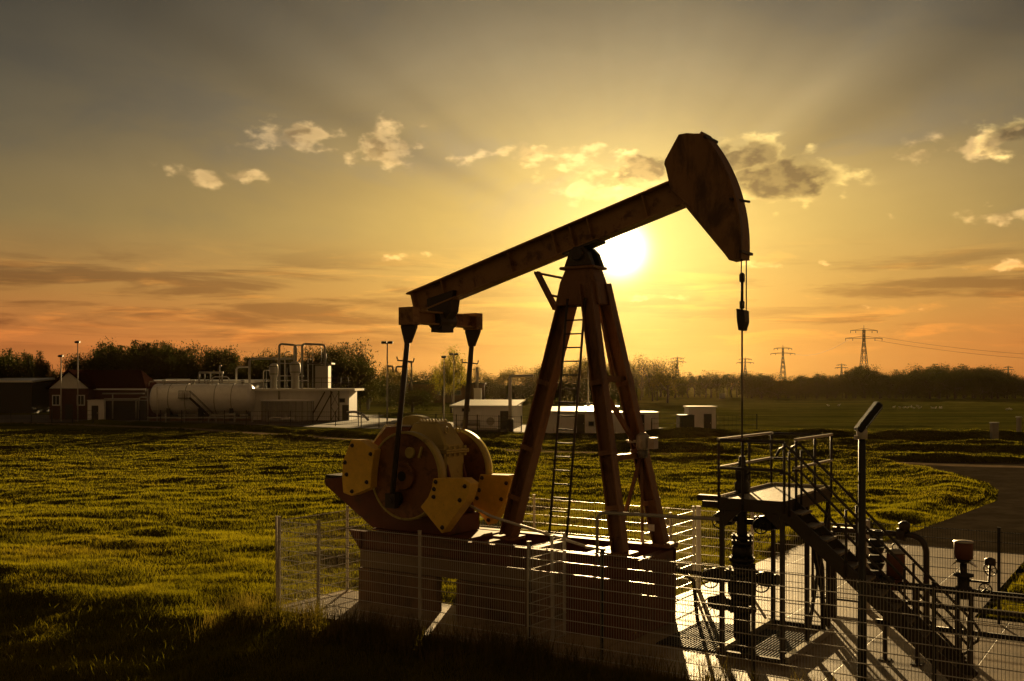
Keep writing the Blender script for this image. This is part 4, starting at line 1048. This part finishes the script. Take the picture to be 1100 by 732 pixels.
# pipe bridge, scrubber vessels, gantry
def tubes(name, label, cat, Y, runs, m, r=.12, group=None):
    """runs of pipe given by photo pixels, each run with its own depth offset"""
    px0 = runs[0][1][0][0]; t = T(name, label, cat, px0, Y, group)
    for off, run, rr in runs:
        pts = [at(px, py, Y+off)-Vector(t.location) for px, py in run]; out = [pts[0]]
        for i in range(1, len(pts)-1):
            a, c, e = pts[i-1], pts[i], pts[i+1]; q = min(.35, (a-c).length*.4, (e-c).length*.4)
            out += [c+(a-c).normalized()*q, c+((a-c).normalized()+(e-c).normalized())*q*.3, c+(e-c).normalized()*q]
        out.append(pts[-1])
        MB().tube(out, rr, 8).build('pipe', m, t)
    return t
tubes('overhead_pipe', 'square grey overhead pipe frame right of the horizontal tank', 'pipe', 139, [(0, [(268, 448), (268, 385.5), (319, 385.5)], .16), (.6, [(254, 410), (254, 394.5), (268, 394.5)], .13)], M['pipe'])
tubes('overhead_pipe', 'tall dark overhead pipe loop above the scrubber vessels', 'pipe', 138, [(0, [(300, 430), (300, 369.5), (318, 371), (318, 388)], .15), (.5, [(324.5, 432), (324.5, 369.5), (349, 370.5), (349, 393)], .15), (.9, [(316, 392), (316, 371), (327, 371)], .11), (.2, [(300, 404), (326, 404)], .07), (.2, [(300, 390.5), (322, 390.5)], .07)], M['pipe'])
tubes('overhead_pipe', 'small pipe railing on top of the long building', 'pipe', 150, [(0, [(214, 412), (214, 400)], .12), (0, [(214, 400.5), (240, 400.5)], .16), (0, [(238.5, 412), (238.5, 400)], .12), (.4, [(220, 412), (220, 401)], .09), (.4, [(226, 412), (226, 401)], .09), (.3, [(236, 412), (236, 393), (238, 393)], .1)], M['pipe'])
for px, rr, pyt, pyn, lb in ((294, .62, 386, 402, 'left white scrubber vessel under the pipe loop, with narrower neck'), (317, .74, 384, 400, 'right stout scrubber vessel under the pipe loop, with wide head')):
    Y = 139.5; t = T('scrubber_vessel', lb, 'vessel', px, Y, 'scrubber vessels')
    b = MB(); z1, zn = zz(pyt+4, Y), zz(pyn, Y)
    b.lathe([(rr*.72, 0), (rr*.72, zn-.4), (rr, zn), (rr, z1-.5), (rr*.7, z1-.15), (.05, z1)], n=18); b.build('shell', M['pipe'], t)
    b = MB(); b.torus((0, 0, zn), (0, 0, 1), rr+.03, .05, 18); b.tube([(0, 0, z1-.1), (0, 0, z1+.9)], .12, 8); b.tube([(-rr, -.1, zn+.6), (-rr-.4, -.1, zn+.6), (-rr-.4, -.1, .2)], .07, 6); b.torus((0, 0, z1-.5), (0, 0, 1), rr+.03, .05, 18); b.build('nozzle', M['dark'], t)
Y = 134.; k = sc(Y); t = T('round_tank', 'low white round edged basin tank beneath the scrubbers', 'tank', 303, Y)
b = MB(); rr = 28*k; zt = zz(430.5, Y); b.lathe([(rr, -.1), (rr, zt-.12), (rr+.1, zt-.12), (rr+.1, zt), (.1, zt+.12)], (0, rr, 0), n=24); b.build('shell', M['tank'], t)
b = MB()
for i in range(24): 
    A = 2*math.pi*i/24; b.box((math.cos(A)*(rr+.03)-.04, rr+math.sin(A)*(rr+.03)-.04, 0), (math.cos(A)*(rr+.03)+.04, rr+math.sin(A)*(rr+.03)+.04, zt-.15))
b.build('rib', M['pipe'], t)
pb = box_building('pump_building', 'white flat roofed building with overhanging roof behind the round tank', 'building', 270, 375, 420, 138, 7, M['white'], M['roofw'], .9, .3, doors=((.93, .9, 2.1),), wins=((.9, .8, 2.4, 3.0),))
b = MB(); k = sc(138)
for a0, a1 in (((333, 452), (350, 421)), ((341, 452), (358, 421))):
    q0, q1 = at(*a0, 138)-Vector(pb.location), at(*a1, 138)-Vector(pb.location); b.bar(q0-Vector((0, .7, 0)), q1-Vector((0, .7, 0)), .06, .16)
for px in (355.5, 364): q0 = at(px, 452, 137.2)-Vector(pb.location); b.bar(q0, (q0.x, q0.y, zz(419, 138)), .14, .14)
for zA, zB in ((452, 437), (437, 421)):
    b.bar(at(355.5, zA, 137.2)-Vector(pb.location), at(364, zB, 137.2)-Vector(pb.location), .06, .06); b.bar(at(364, zA, 137.2)-Vector(pb.location), at(355.5, zB, 137.2)-Vector(pb.location), .06, .06)
b.build('access_stair', M['dark'], pb)
b = MB(); zt = zz(419, 138)+.3
for px in (322, 345, 366, 374): 
    x = (px-270)*k; b.tube([(x, .2, zt-.1), (x, .2, zt+1.3)], .035, 5)
for dz_ in (.7, 1.3): b.tube([(52*k, .2, zt+dz_), (104*k, .2, zt+dz_)], .035, 5)
b.build('roof_railing', M['dark'], pb)
Y = 140.; t = T('header_tank', 'square grey header tank on a platform above the white building', 'tank', 345.5, Y); k = sc(Y); zb = zz(417, Y)
b = MB(); b.box((-7*k, 0, zb), (7*k, 2.2, zz(393, Y))); b.build('shell', M['pipe'], t)
b = MB(); b.box((-16*k, -.3, zz(391.5, Y)), (11*k, 2.5, zz(389.8, Y))); b.tube([(5*k, 0, zz(390, Y)), (5*k, 0, zz(380, Y))], .04, 6); b.tube([(-1*k, .4, zz(390, Y)), (-1*k, .4, zz(372, Y))], .05, 6); b.torus((-1*k, .4, zz(374, Y)), (0, 0, 1), .22, .05, 12); b.build('top_platform', M['dark'], t)
b = MB()
for x in (-6*k, 6*k):
    for y in (.2, 2.0): b.box((x-.1, y-.1, 0), (x+.1, y+.1, zb-.002))
b.build('leg', M['dark'], t)
# pipework lying in front
tubes('curved_pipe', 'pale curved pipe sweeping down beside the white building', 'pipe', 134, [(0, [(372, 443), (383, 442.5), (391, 446), (396, 452)], .16), (.4, [(374, 447), (397, 448.5)], .08)], M['pipe'])
tubes('valve_pipes', 'low bright valve pipes in front of the round tank', 'pipe', 130, [(0, [(287, 453), (291, 449), (303, 449), (303, 453)], .1), (.2, [(300, 450.5), (315, 450.5)], .2), (.3, [(289, 452), (316, 452)], .1), (.2, [(307, 451), (307, 446)], .06)], M['galvdull'])
tubes('valve_pipes', 'low dark valve pipes under the right end of the horizontal tank', 'pipe', 132, [(0, [(241, 446), (252, 446)], .2), (0, [(252, 456), (252, 443)], .12), (.3, [(271, 456), (271, 441)], .13), (0, [(241, 446), (241, 452)], .1)], M['pipe'])
tubes('pipe_run', 'grey overhead pipe run between cabin and horizontal tank', 'pipe', 137, [(0, [(112, 429), (150, 429)], .12), (.4, [(110, 423), (155, 423)], .1), (0, [(121, 450), (121, 424)], .09), (.2, [(146, 450), (146, 429)], .1), (.4, [(149, 450), (149, 427), (157, 427)], .09)], M['pipe'])
tubes('pipe_run', 'thin white pipe run and railing along the top of the horizontal tank', 'pipe', 135.2, [(0, [(160, 415), (160, 410.3), (264, 410.3)], .05), (.5, [(176, 414), (176, 407.5), (206, 407.5), (206, 414)], .06), (.3, [(190, 413), (190, 407.5)], .05), (1.2, [(228, 413), (228, 405), (246, 405), (246, 413)], .07)], M['galvdull'])
tubes('pipe_run', 'pale pipe run with short risers in front of the horizontal tank', 'pipe', 131, [(0, [(158, 449), (266, 449)], .09), (0, [(178, 456), (178, 444)], .09), (.2, [(198, 455), (198, 440), (204, 440)], .07), (.2, [(224, 455), (224, 447), (232, 447), (232, 455)], .08)], M['pipe'])
tubes('vent_pipes', 'cluster of thin vent pipes standing left of the header tank', 'pipe', 141, [(0, [(331, 420), (331, 386), (334, 386)], .07), (.3, [(336, 420), (336, 378)], .06), (.2, [(283, 420), (283, 398), (289, 398)], .08), (.4, [(306, 420), (306, 378), (312, 378)], .07), (.2, [(282, 409), (330, 409)], .06)], M['pipe'])
# white cabins in the middle distance
box_building('white_building', 'white building with bright pitched metal roof behind the gear housing', 'building', 487, 552, 437, 112, 10, M['white'], M['roofw'], .35, .14, rotz=R(-6), slope=.48, doors=((.78, .9, 2.0),), wins=((.14, .9, 1.9, 2.3),))
t = T('cooling_unit', 'small grey machine skid against the white pitched roof building', 'machine', 496, 110.5)
b = MB(); b.lathe([(.3, 0), (.3, 2.0)], (0, 0, .75), (1, 0, 0), 14); b.box((-.3, -.4, 0), (3.8, .4, .2)); b.lathe([(.45, -.15), (.45, .15)], (3.1, 0, .9), (0, 1, 0), 16); b.box((-.1, -.1, .2), (.1, .1, .7)); b.box((1.8, -.1, .2), (2.0, .1, .7)); b.build('machine_skid', M['pipe'], t)
box_building('white_cabin', 'low white cabin with bright ribbed roof seen behind the ladder', 'cabin', 586, 647, 443, 103, 5, M['white'], M['roofw'], .2, .12, slope=.35, rotz=R(-4), doors=((.55, .8, 1.9),), wins=((.75, .6, .7, 1.2),))
box_building('white_cabin', 'taller white cabin half hidden behind the front post legs', 'cabin', 632, 664, 437.5, 121, 4, M['white'], M['roofw'], .15, .1)
box_building('white_cabin', 'pale grey windowless container cabin right of the post legs', 'cabin', 652, 708, 443.5, 102, 3, M['white'], M['white'], .03, .06, rotz=R(3), doors=((.55, .9, 1.9),))
box_building('small_kiosk', 'small white kiosk with flat roof at the field edge', 'kiosk', 740, 769, 438, 104, 2.6, M['white'], M['roofw'], .12, .12, doors=((.55, .8, 1.9),))
box_building('dark_cabinet', 'dark slatted cabinet joined to the left of the white kiosk', 'cabinet', 730, 746, 446.5, 101, 2., M['dkgreen'], M['dkgreen'], .03, .05)
box_building('small_box', 'tiny pale tank box on the far field behind the white building', 'box', 509, 517, 418, 190, 1.5, M['white'], M['roofw'], .03, .1)
box_building('small_box', 'small pale hut far across the field right of the bare trees', 'hut', 774, 779, 423, 345, 2., M['white'], M['roofw'], .03, .1)
for px, pt, Yb, wd2, lb in ((1069.5, 455, 90, 7, 'grey marker cabinet standing in the right meadow'), (1096, 449, 92, 3.2, 'slim pale marker post at the right edge of the meadow')):
    k = sc(Yb); t = T('marker_cabinet' if wd2 > 5 else 'marker_post', lb, 'cabinet' if wd2 > 5 else 'post', px, Yb); b = MB(); b.box((-wd2/2*k, 0, -.3), (wd2/2*k, .5, zz(pt, Yb))); b.build('body', M['pipe'], t, .03)
    b = MB(); b.box((-wd2/2*k-.04, -.04, zz(pt, Yb)+.003), (wd2/2*k+.04, .54, zz(pt, Yb)+.08)); b.build('cap', M['galvdull'], t, .02)
# dark plant far behind with its pipework
box_building('dark_building', 'dark brick plant building beyond the field beside the yellow tree', 'building', 437, 520, 413, 262, 14, M['brick'], M['dkgreen'], .3, .4, doors=((.2, 2, 2.6),), wins=((.4, 2, 2, 3.2), (.6, 2, 2, 3.2)))
box_building('dark_building', 'upper dark plant block with pale roof edge above the brick plant', 'building', 468, 492, 404.5, 275, 10, M['brick'], M['pipe'], .3, .3, wins=((.3, 1.6, 4, 5),))
tubes('overhead_pipe', 'pair of thin dark pipe arches beyond the field near the lamp masts', 'pipe', 240, [(0, [(416, 393.5), (422, 393.5), (422, 400)], .22), (0, [(425.5, 400), (425.5, 394), (437, 394), (437, 424)], .22), (.5, [(442, 420), (442, 389), (438.5, 389)], .2)], M['pipe'])
tubes('stack_pipe', 'slim dark vent stack far behind the white building', 'stack', 250, [(0, [(512.5, 424), (512.5, 395)], .35)], M['pipe'])
# lamp masts
def mast(px, pt, Y, label, heads=1, pole=.07, base=0):
    t = T('lamp_mast', label, 'lamp mast', px, Y, 'lamp masts of the facility'); H = zz(pt, Y)
    MB().lathe([(pole*1.4, -.2), (pole, H)], n=8).build('pole', M['galvdull'], t)
    for i in range(heads):
        x = (i-(heads-1)/2)*.72; b = MB(); b.box((x-.3, -.28, H-.05), (x+.3, .15, H+.17), Matrix.Rotation(R(14), 3, 'X'), (x, 0, H)); b.build('lamp_head', M['lamp'], t)
    if heads > 1: MB().bar((-.5, 0, H-.08), (.5, 0, H-.08), .07, .07).build('cross_arm', M['dark'], t)
    return t
mast(416, 368.5, 118, 'tall mast with two flood lamps left of the rear pitman arm', 2)
mast(477, 384, 126, 'single lamp mast left of the yellow green tree', 1)
mast(487.5, 381, 150, 'mast with two flood lamps in front of the yellow green tree', 2)
mast(83.5, 368, 134, 'tall thin lamp mast in front of the red roof', 1, .06)
mast(65.5, 383, 135, 'shorter pale lamp mast in front of the white gable', 1, .07)
t = T('pipe_mast', 'pale gooseneck vent mast before the white pitched roof building', 'mast', 548, 106); Hh = zz(404, 106)
b = MB(); b.lathe([(.2, 0), (.17, Hh-.2)], n=10); b.tube([(0, 0, Hh-.3), (0, 0, Hh-.06), (.2, 0, Hh), (2.4, 0, Hh)], .13, 8); b.build('vent_tube', M['galvdull'], t); b = MB(); b.box((-.35, -.3, 0), (.35, .3, 1.3)); b.build('valve_box', M['dkgreen'], t, .03)
t = T('antenna_mast', 'slim antenna mast rising behind the white cabin and ladder', 'mast', 632, 112); b = MB(); b.lathe([(.07, 0), (.05, zz(384, 112))], n=8); b.build('pole', M['galvdull'], t); b = MB(); b.box((-.2, -.2, 2.0), (.2, .2, 2.9)); b.build('lamp_head', M['lens'], t)
# perimeter fence of the facility: one run per stretch
def bar_fence(label, P, H=1.7, step=2.6):
    a, c = Vector((*P[0], 0)), Vector((*P[1], 0)); L = (c-a).length; ang = math.atan2((c-a).y, (c-a).x)
    F = thing('wire_fence', label, 'fence', a, ang, 'low dark fences around the far facility'); n = max(1, int(L/step))
    b = MB()
    for z in (.15, .6, 1.1, H-.06): b.tube([(0, 0, z), (L, 0, z)], .018, 4, False)
    for i in range(n*10): b._add([(L*i/n/10-.006, 0, .1), (L*i/n/10+.006, 0, .1), (L*i/n/10+.006, .004, H), (L*i/n/10-.006, .004, H)], [(0, 1, 2, 3)])
    b.build('wire_mesh', M['darkpost'], F)
    for i in range(n+1): q = MB(); q.box((L*i/n-.04, -.04, -.3), (L*i/n+.04, .04, H+.05)); q.build('post', M['darkpost'], F)
g2 = lambda px, py: (gp(px, py).x, gp(px, py).y)
bar_fence('low dark fence in front of the brick house at far left', (g2(-10, 455), g2(100, 455.5)))
bar_fence('low dark fence in front of the horizontal tank and round tank', (g2(150, 455.8), g2(385, 458)))
bar_fence('low dark fence before the white pitched roof building', (g2(388, 459), g2(560, 465.5)))
bar_fence('low dark fence between the container cabin and the dark cabinet', (g2(700, 468), g2(733, 466.5)))
bar_fence('low dark fence running right from the white kiosk', (g2(769, 463), g2(813, 462.5)))

# ------------------------------------------------------------------ pylons and their cables
def pylon(px, pt, Yp, label, hh=46., arms=True):
    H = zz(pt, Yp); b = MB(); w0, w1 = H*.085, H*.016
    lv = [0, .16, .31, .45, .57, .68, .77, .85, .92, .98]
    wl_ = lambda q: w0+(w1-w0)*min(1, q/.8)
    th_ = max(.2, Yp*.00034)
    for sx in (-1, 1):
        for sy in (-1, 1):
            for a, c in zip(lv[:-1], lv[1:]): b.bar((sx*wl_(a), sy*wl_(a), a*H), (sx*wl_(c), sy*wl_(c), c*H), th_*1.3, th_*1.3)
    for a, c in zip(lv[:-1], lv[1:]):
        for sy in (-1, 1):
            b.bar((-wl_(a), sy*wl_(a), a*H), (wl_(c), sy*wl_(c), c*H), th_, th_); b.bar((wl_(a), sy*wl_(a), a*H), (-wl_(c), sy*wl_(c), c*H), th_, th_)
        for sx in (-1, 1): b.bar((sx*wl_(a), -wl_(a), a*H), (sx*wl_(c), wl_(c), c*H), th_, th_)
    b.bar((0, 0, .97*H), (0, 0, H*1.05), th_, th_)
    t = T('power_pylon', label, 'pylon', px, Yp, 'power line pylons'); b.build('tower', M['pylon'], t)
    for q, aw in ((.84, .30), (.965, .22)):
        b = MB(); A = H*aw; z = q*H
        b.bar((-A, 0, z), (A, 0, z), th_*1.2, th_*1.2); b.bar((-A, 0, z), (0, 0, z+H*.035), th_, th_); b.bar((A, 0, z), (0, 0, z+H*.035), th_, th_)
        for x in (-.98, -.6, .6, .98): b.bar((A*x, 0, z), (A*x, 0, z-H*.04), th_*1.3, th_*1.3)
        b.build('cross_arm', M['pylon'], t)
    return t
pylon(928, 353, 740, 'nearest lattice pylon rising above the right trees')
pylon(841, 373, 1080, 'second lattice pylon, left of the nearest one')
pylon(800.5, 385, 1500, 'small distant pylon beside the polished rod')
pylon(727.5, 384, 1500, 'faint distant pylon right of the bare trees')
pylon(904, 391.5, 1900, 'very small pylon top left of the nearest pylon')
pylon(1083, 394, 1900, 'very small pylon top at the far right edge')
for lb, q0, q1, sag in (('upper power line sweeping from the nearest pylon off to the right', at(944, 362, 740), at(1200, 385, 640), 3.), ('lower power line sweeping from the nearest pylon off to the right', at(939, 365.5, 740), at(1200, 390, 640), 3.),
                        ('sagging power line between the two nearest pylons', at(852, 380, 1080), at(915, 363, 740), 6.)):
    pts = [q0.lerp(q1, i/16)-Vector((0, 0, sag*4*(i/16)*(1-i/16))) for i in range(17)]
    tag(MB().tube(pts, .085, 5, False).build('power_line', M['pylon']), lb, 'cable', 'power lines')

# ------------------------------------------------------------------ trees
def tree_meshes(kind, seed):
    """unit tree about 1 m high: trunk mesh (with limbs) and crown mesh of many small leaf faces"""
    rg = np.random.default_rng(seed); b = MB(); tips = []
    def grow(p, d, L, r, lvl, spread):
        q = p+d*L; b.tube([p, p.lerp(q, .5)+Vector(rg.normal(size=3))*L*.04, q], [r, r*.8, r*.6], 5 if lvl < 2 else 3, False)
        if lvl >= MAXL: tips.append((q, d)); return
        if lvl >= 1: tips.append((q, d))
        for i in range(NB[lvl]):
            A = 2*math.pi*(i+rg.random())/NB[lvl]; e = d.orthogonal().normalized(); e.rotate(Matrix.Rotation(A, 3, d))
            nd = (d*(1-spread*(.6+.5*rg.random()))+e*spread*(.8+.5*rg.random())+Vector((0, 0, up))).normalized()
            grow(p.lerp(q, .55+.45*rg.random()), nd, L*(.58+.22*rg.random()), r*.58, lvl+1, spread)
    MAXL = 3; NB = (4, 3, 3); up = .12; spread = .55; trunkL = .36; leaf = .016; nl = 75; rad = .06
    if kind == 'poplar': spread, up, NB, trunkL, rad, leaf, nl = .27, .32, (5, 3, 3), .44, .042, .014, 70
    if kind == 'bush': trunkL, spread, nl, rad, NB, leaf = .24, .75, 60, .085, (5, 4, 3), .024
    if kind == 'bare': MAXL, NB, nl, spread, up, leaf, rad, trunkL = 5, (4, 3, 3, 2, 2), 5, .45, .2, .012, .05, .33
    if kind == 'conifer':
        b.tube([Vector((0, 0, 0)), Vector((0, 0, .96))], [.022, .004], 5, False)
        for i in range(150):
            z = .12+.86*rg.random(); rr = (1-z)*.24*(.5+.6*rg.random())+.012; A = 2*math.pi*rg.random()
            tips.append((Vector((rr*math.cos(A), rr*math.sin(A), z-.02)), Vector((math.cos(A), math.sin(A), -.3))))
        nl, leaf, rad = 34, .022, .022
    else:
        grow(Vector((0, 0, -.02)), Vector((rg.normal()*.03, rg.normal()*.03, 1)).normalized(), trunkL, .026 if kind != 'bare' else .018, 0, spread)
    zmax = max(t[0].z for t in tips)+rad*.6
    P = []
    for t, d in tips:
        n = int(nl*(.4+1.2*rg.random())); P.append(np.array(t)+np.clip(rg.normal(size=(n, 3)), -1.7, 1.7)*rad*np.array([1, 1, .8])*(.6+.7*rg.random()))
    P = np.concatenate(P); P = P[P[:, 2] > .03]; P = P/zmax
    n = len(P); a = rg.normal(size=(n, 3)); a /= np.linalg.norm(a, axis=1)[:, None]; c = np.cross(a, rg.normal(size=(n, 3))); c /= np.linalg.norm(c, axis=1)[:, None]
    s = (leaf*(.6+.8*rg.random(n)))[:, None]
    vs = np.stack([P-a*s*.9, P-c*s*.5, P+a*s*.9, P+c*s*.5], 1).reshape(-1, 3).astype(np.float32)
    me = bpy.data.meshes.new('crown'); me.vertices.add(n*4); me.vertices.foreach_set('co', vs.ravel())
    me.loops.add(n*4); me.loops.foreach_set('vertex_index', np.arange(n*4, dtype=np.int32)); me.polygons.add(n)
    me.polygons.foreach_set('loop_start', np.arange(0, n*4, 4, dtype=np.int32)); me.update(calc_edges=True)
    b.v = [tuple(x/zmax for x in v) for v in b.v]
    tm = bpy.data.meshes.new('trunk'); tm.from_pydata(b.v, [], b.f); tm.materials.append(M['bark']); tm.update()
    return tm, me
TREES = {}
for kd, lm, nvar in (('broad', LEAFD, 4), ('poplar', LEAFD, 3), ('bush', LEAFD, 3), ('bare', LEAFO, 4), ('conifer', LEAFD, 2), ('spring', LEAFO, 3), ('yellow', LEAFY, 1)):
    TREES[kd] = []
    for i in range(nvar):
        tm, cm = tree_meshes({'spring': 'broad', 'yellow': 'broad'}.get(kd, kd), 40+i*7+len(kd)*100); cm.materials.append(lm)
        TREES[kd].append((tm, cm))
def tree(kind, px, pt, Y, wf, label, group, name='tree'):
    H = zz(pt, Y); tm, cm = random.choice(TREES[kind])
    t = thing(name, label, 'tree' if name != 'bush' else 'bush', ((px-CPX)*Y/FPX, Y, -.05), random.random()*6.28, group)
    t.scale = (H*wf, H*wf, H)
    for nm, me in (('trunk', tm), ('crown', cm)):
        o = bpy.data.objects.new(nm, me); COL.objects.link(o); o.parent = t
LB = dict(left='dark leafy tree in the wood behind the far left facility', mid='bushy spring tree behind the field beyond the pump', bare='thin almost bare spring tree standing tall behind the post legs',
          right='dark tree in the wood along the right horizon', fir='low dark tree in the far row right of the bare trees')
top_left = lambda px: float(np.interp(px, [-80, 0, 18, 30, 45, 58, 75, 95, 130, 150, 175, 195, 205, 232, 250, 270, 290, 310, 330, 352, 372, 384, 392], [376, 371, 372, 381, 379, 386, 385, 370, 364, 362, 367, 365, 374, 369, 379, 377, 375, 376, 380, 370, 368, 374, 392]))
for row, (Yr, dh) in enumerate(((196, 0), (214, 2), (186, 14))):
    px = -70
    while px < 388:
        px += random.uniform(9, 17) if row != 1 else random.uniform(16, 26)
        if 50 < px < 84 and row != 2: dh2 = 6
        else: dh2 = 0
        kd = random.choice(('broad', 'broad', 'poplar', 'poplar')) if row < 2 else random.choice(('bush', 'broad'))
        tree(kd, px, top_left(px)+dh+dh2+random.uniform(-2, 9), Yr+random.uniform(-6, 6), random.uniform(.6, .85), LB['left'], 'trees behind the left facility')
px = 388
while px < 650:
    px += random.uniform(8, 14)
    tree(random.choice(('spring', 'broad', 'bare', 'spring')), px, float(np.interp(px, [388, 420, 450, 500, 560, 600, 625, 650], [398, 396, 398, 396, 396, 394, 386, 392]))+random.uniform(-2, 6), random.uniform(285, 320), random.uniform(.8, 1.1), LB['mid'], 'trees behind the middle field')
    tree('bush', px+random.uniform(-5, 5), 409+random.uniform(-2, 5), random.uniform(270, 284), random.uniform(1.2, 1.7), 'low bush at the foot of the wood beyond the middle field', 'bushes beyond the middle field', 'bush')
tree('yellow', 485, 375, 172, .5, 'tall narrow yellow green tree standing alone behind the lamp masts', None, 'yellow_tree')
tree('yellow', 476, 391, 170, .6, 'smaller yellow green tree at the left foot of the tall one', None, 'yellow_tree')
tree('bush', 443, 417, 178, 1.3, 'rounded dark bush in the field left of the lamp masts', None, 'bush')
for px, pt in ((612, 388), (625, 383), (638, 388), (655, 389), (676, 382), (688, 384), (701, 380), (706, 384), (664, 388), (681, 388)):
    tree('bare', px, pt, random.uniform(270, 320), random.uniform(.8, 1.1), LB['bare'], 'bare trees behind the post legs')
tree('spring', 717, 387.5, 258, .9, 'dense dark spring tree right of the bare ones', None)
px = 640
while px < 812:
    px += random.uniform(4, 7)
    tree(random.choice(('broad', 'bush', 'poplar', 'broad', 'conifer')), px, 402+random.uniform(-2, 4), random.uniform(350, 385), random.uniform(.8, 1.2), LB['fir'], 'far tree row right of the bare trees')
top_r = lambda px: float(np.interp(px, [805, 830, 850, 875, 905, 917, 930, 945, 965, 982, 990, 1005, 1030, 1060, 1075, 1085, 1130], [402, 404, 405, 402, 402, 393, 392, 402, 398, 402, 396, 393, 394, 393, 397, 404, 408]))
for row, (Yr, dh) in enumerate(((350, 0), (372, 0), (335, 9))):
    px = 800
    while px < 1125:
        px += random.uniform(7, 12)
        kd = random.choice(('broad', 'poplar', 'broad', 'broad')) if row < 2 else 'bush'
        tree(kd, px, top_r(px)+dh+random.uniform(-2, 6), Yr+random.uniform(-7, 7), random.uniform(1.0, 1.4), LB['right'], 'trees along the right horizon')

# ------------------------------------------------------------------ gulls resting on the far field
b = MB(); b.lathe([(.01, -.32), (.10, -.2), (.15, 0), (.13, .16), (.05, .3), (.01, .34)], (0, 0, .22), (1, 0, .12), 10); b.tube([(.22, 0, .28), (.32, 0, .40), (.36, 0, .45)], [.07, .06, .075], 8); b.tube([(.36, 0, .45), (.47, 0, .43)], [.04, .01], 6)
for y in (-.05, .05): b.tube([(0, y, .1), (.01, y, -.02)], .012, 4)
bird = b.build('bird', M['bird']); first = True
for px, py in ((960, 438.5), (967, 439), (971, 439.3), (975, 439), (979, 438.6), (982, 439), (986, 438.4), (988, 439), (1002, 439), (1005, 439.3), (1010, 439), (1011, 439.5), (890, 437), (901, 437), (1082, 441), (1086, 441), (826, 426.5), (832, 426.6)):
    o = bird if first else bird.copy()
    if not first: COL.objects.link(o)
    first = False; p = gp(px, py); o.location = (p.x, p.y, float(ground_z(np.array([p.x]), np.array([p.y]))[0])); o.rotation_euler.z = random.uniform(0, 6.28); s = random.uniform(.75, 1.05); o.scale = (s, s, s)
    tag(o, 'small white bird resting on the wide dark field', 'bird', 'white birds on the far field')

# ------------------------------------------------------------------ evening air
HZ = MB().box((-2700, -260, -1.2), (2700, 2700, 75)).build('haze', M['glass'])
hm = bpy.data.materials.new('evening_air'); hm.use_nodes = True; ht = hm.node_tree; ht.nodes.clear()
pv = ht.nodes.new('ShaderNodeVolumePrincipled'); pv.inputs['Density'].default_value = .00001; pv.inputs['Anisotropy'].default_value = .8; pv.inputs['Color'].default_value = (1., .74, .40, 1)
oo = ht.nodes.new('ShaderNodeOutputMaterial'); ht.links.new(pv.outputs[0], oo.inputs['Volume'])
HZ.data.materials.clear(); HZ.data.materials.append(hm); tag(HZ, 'thin golden evening air over the whole meadow', None, None, 'stuff')
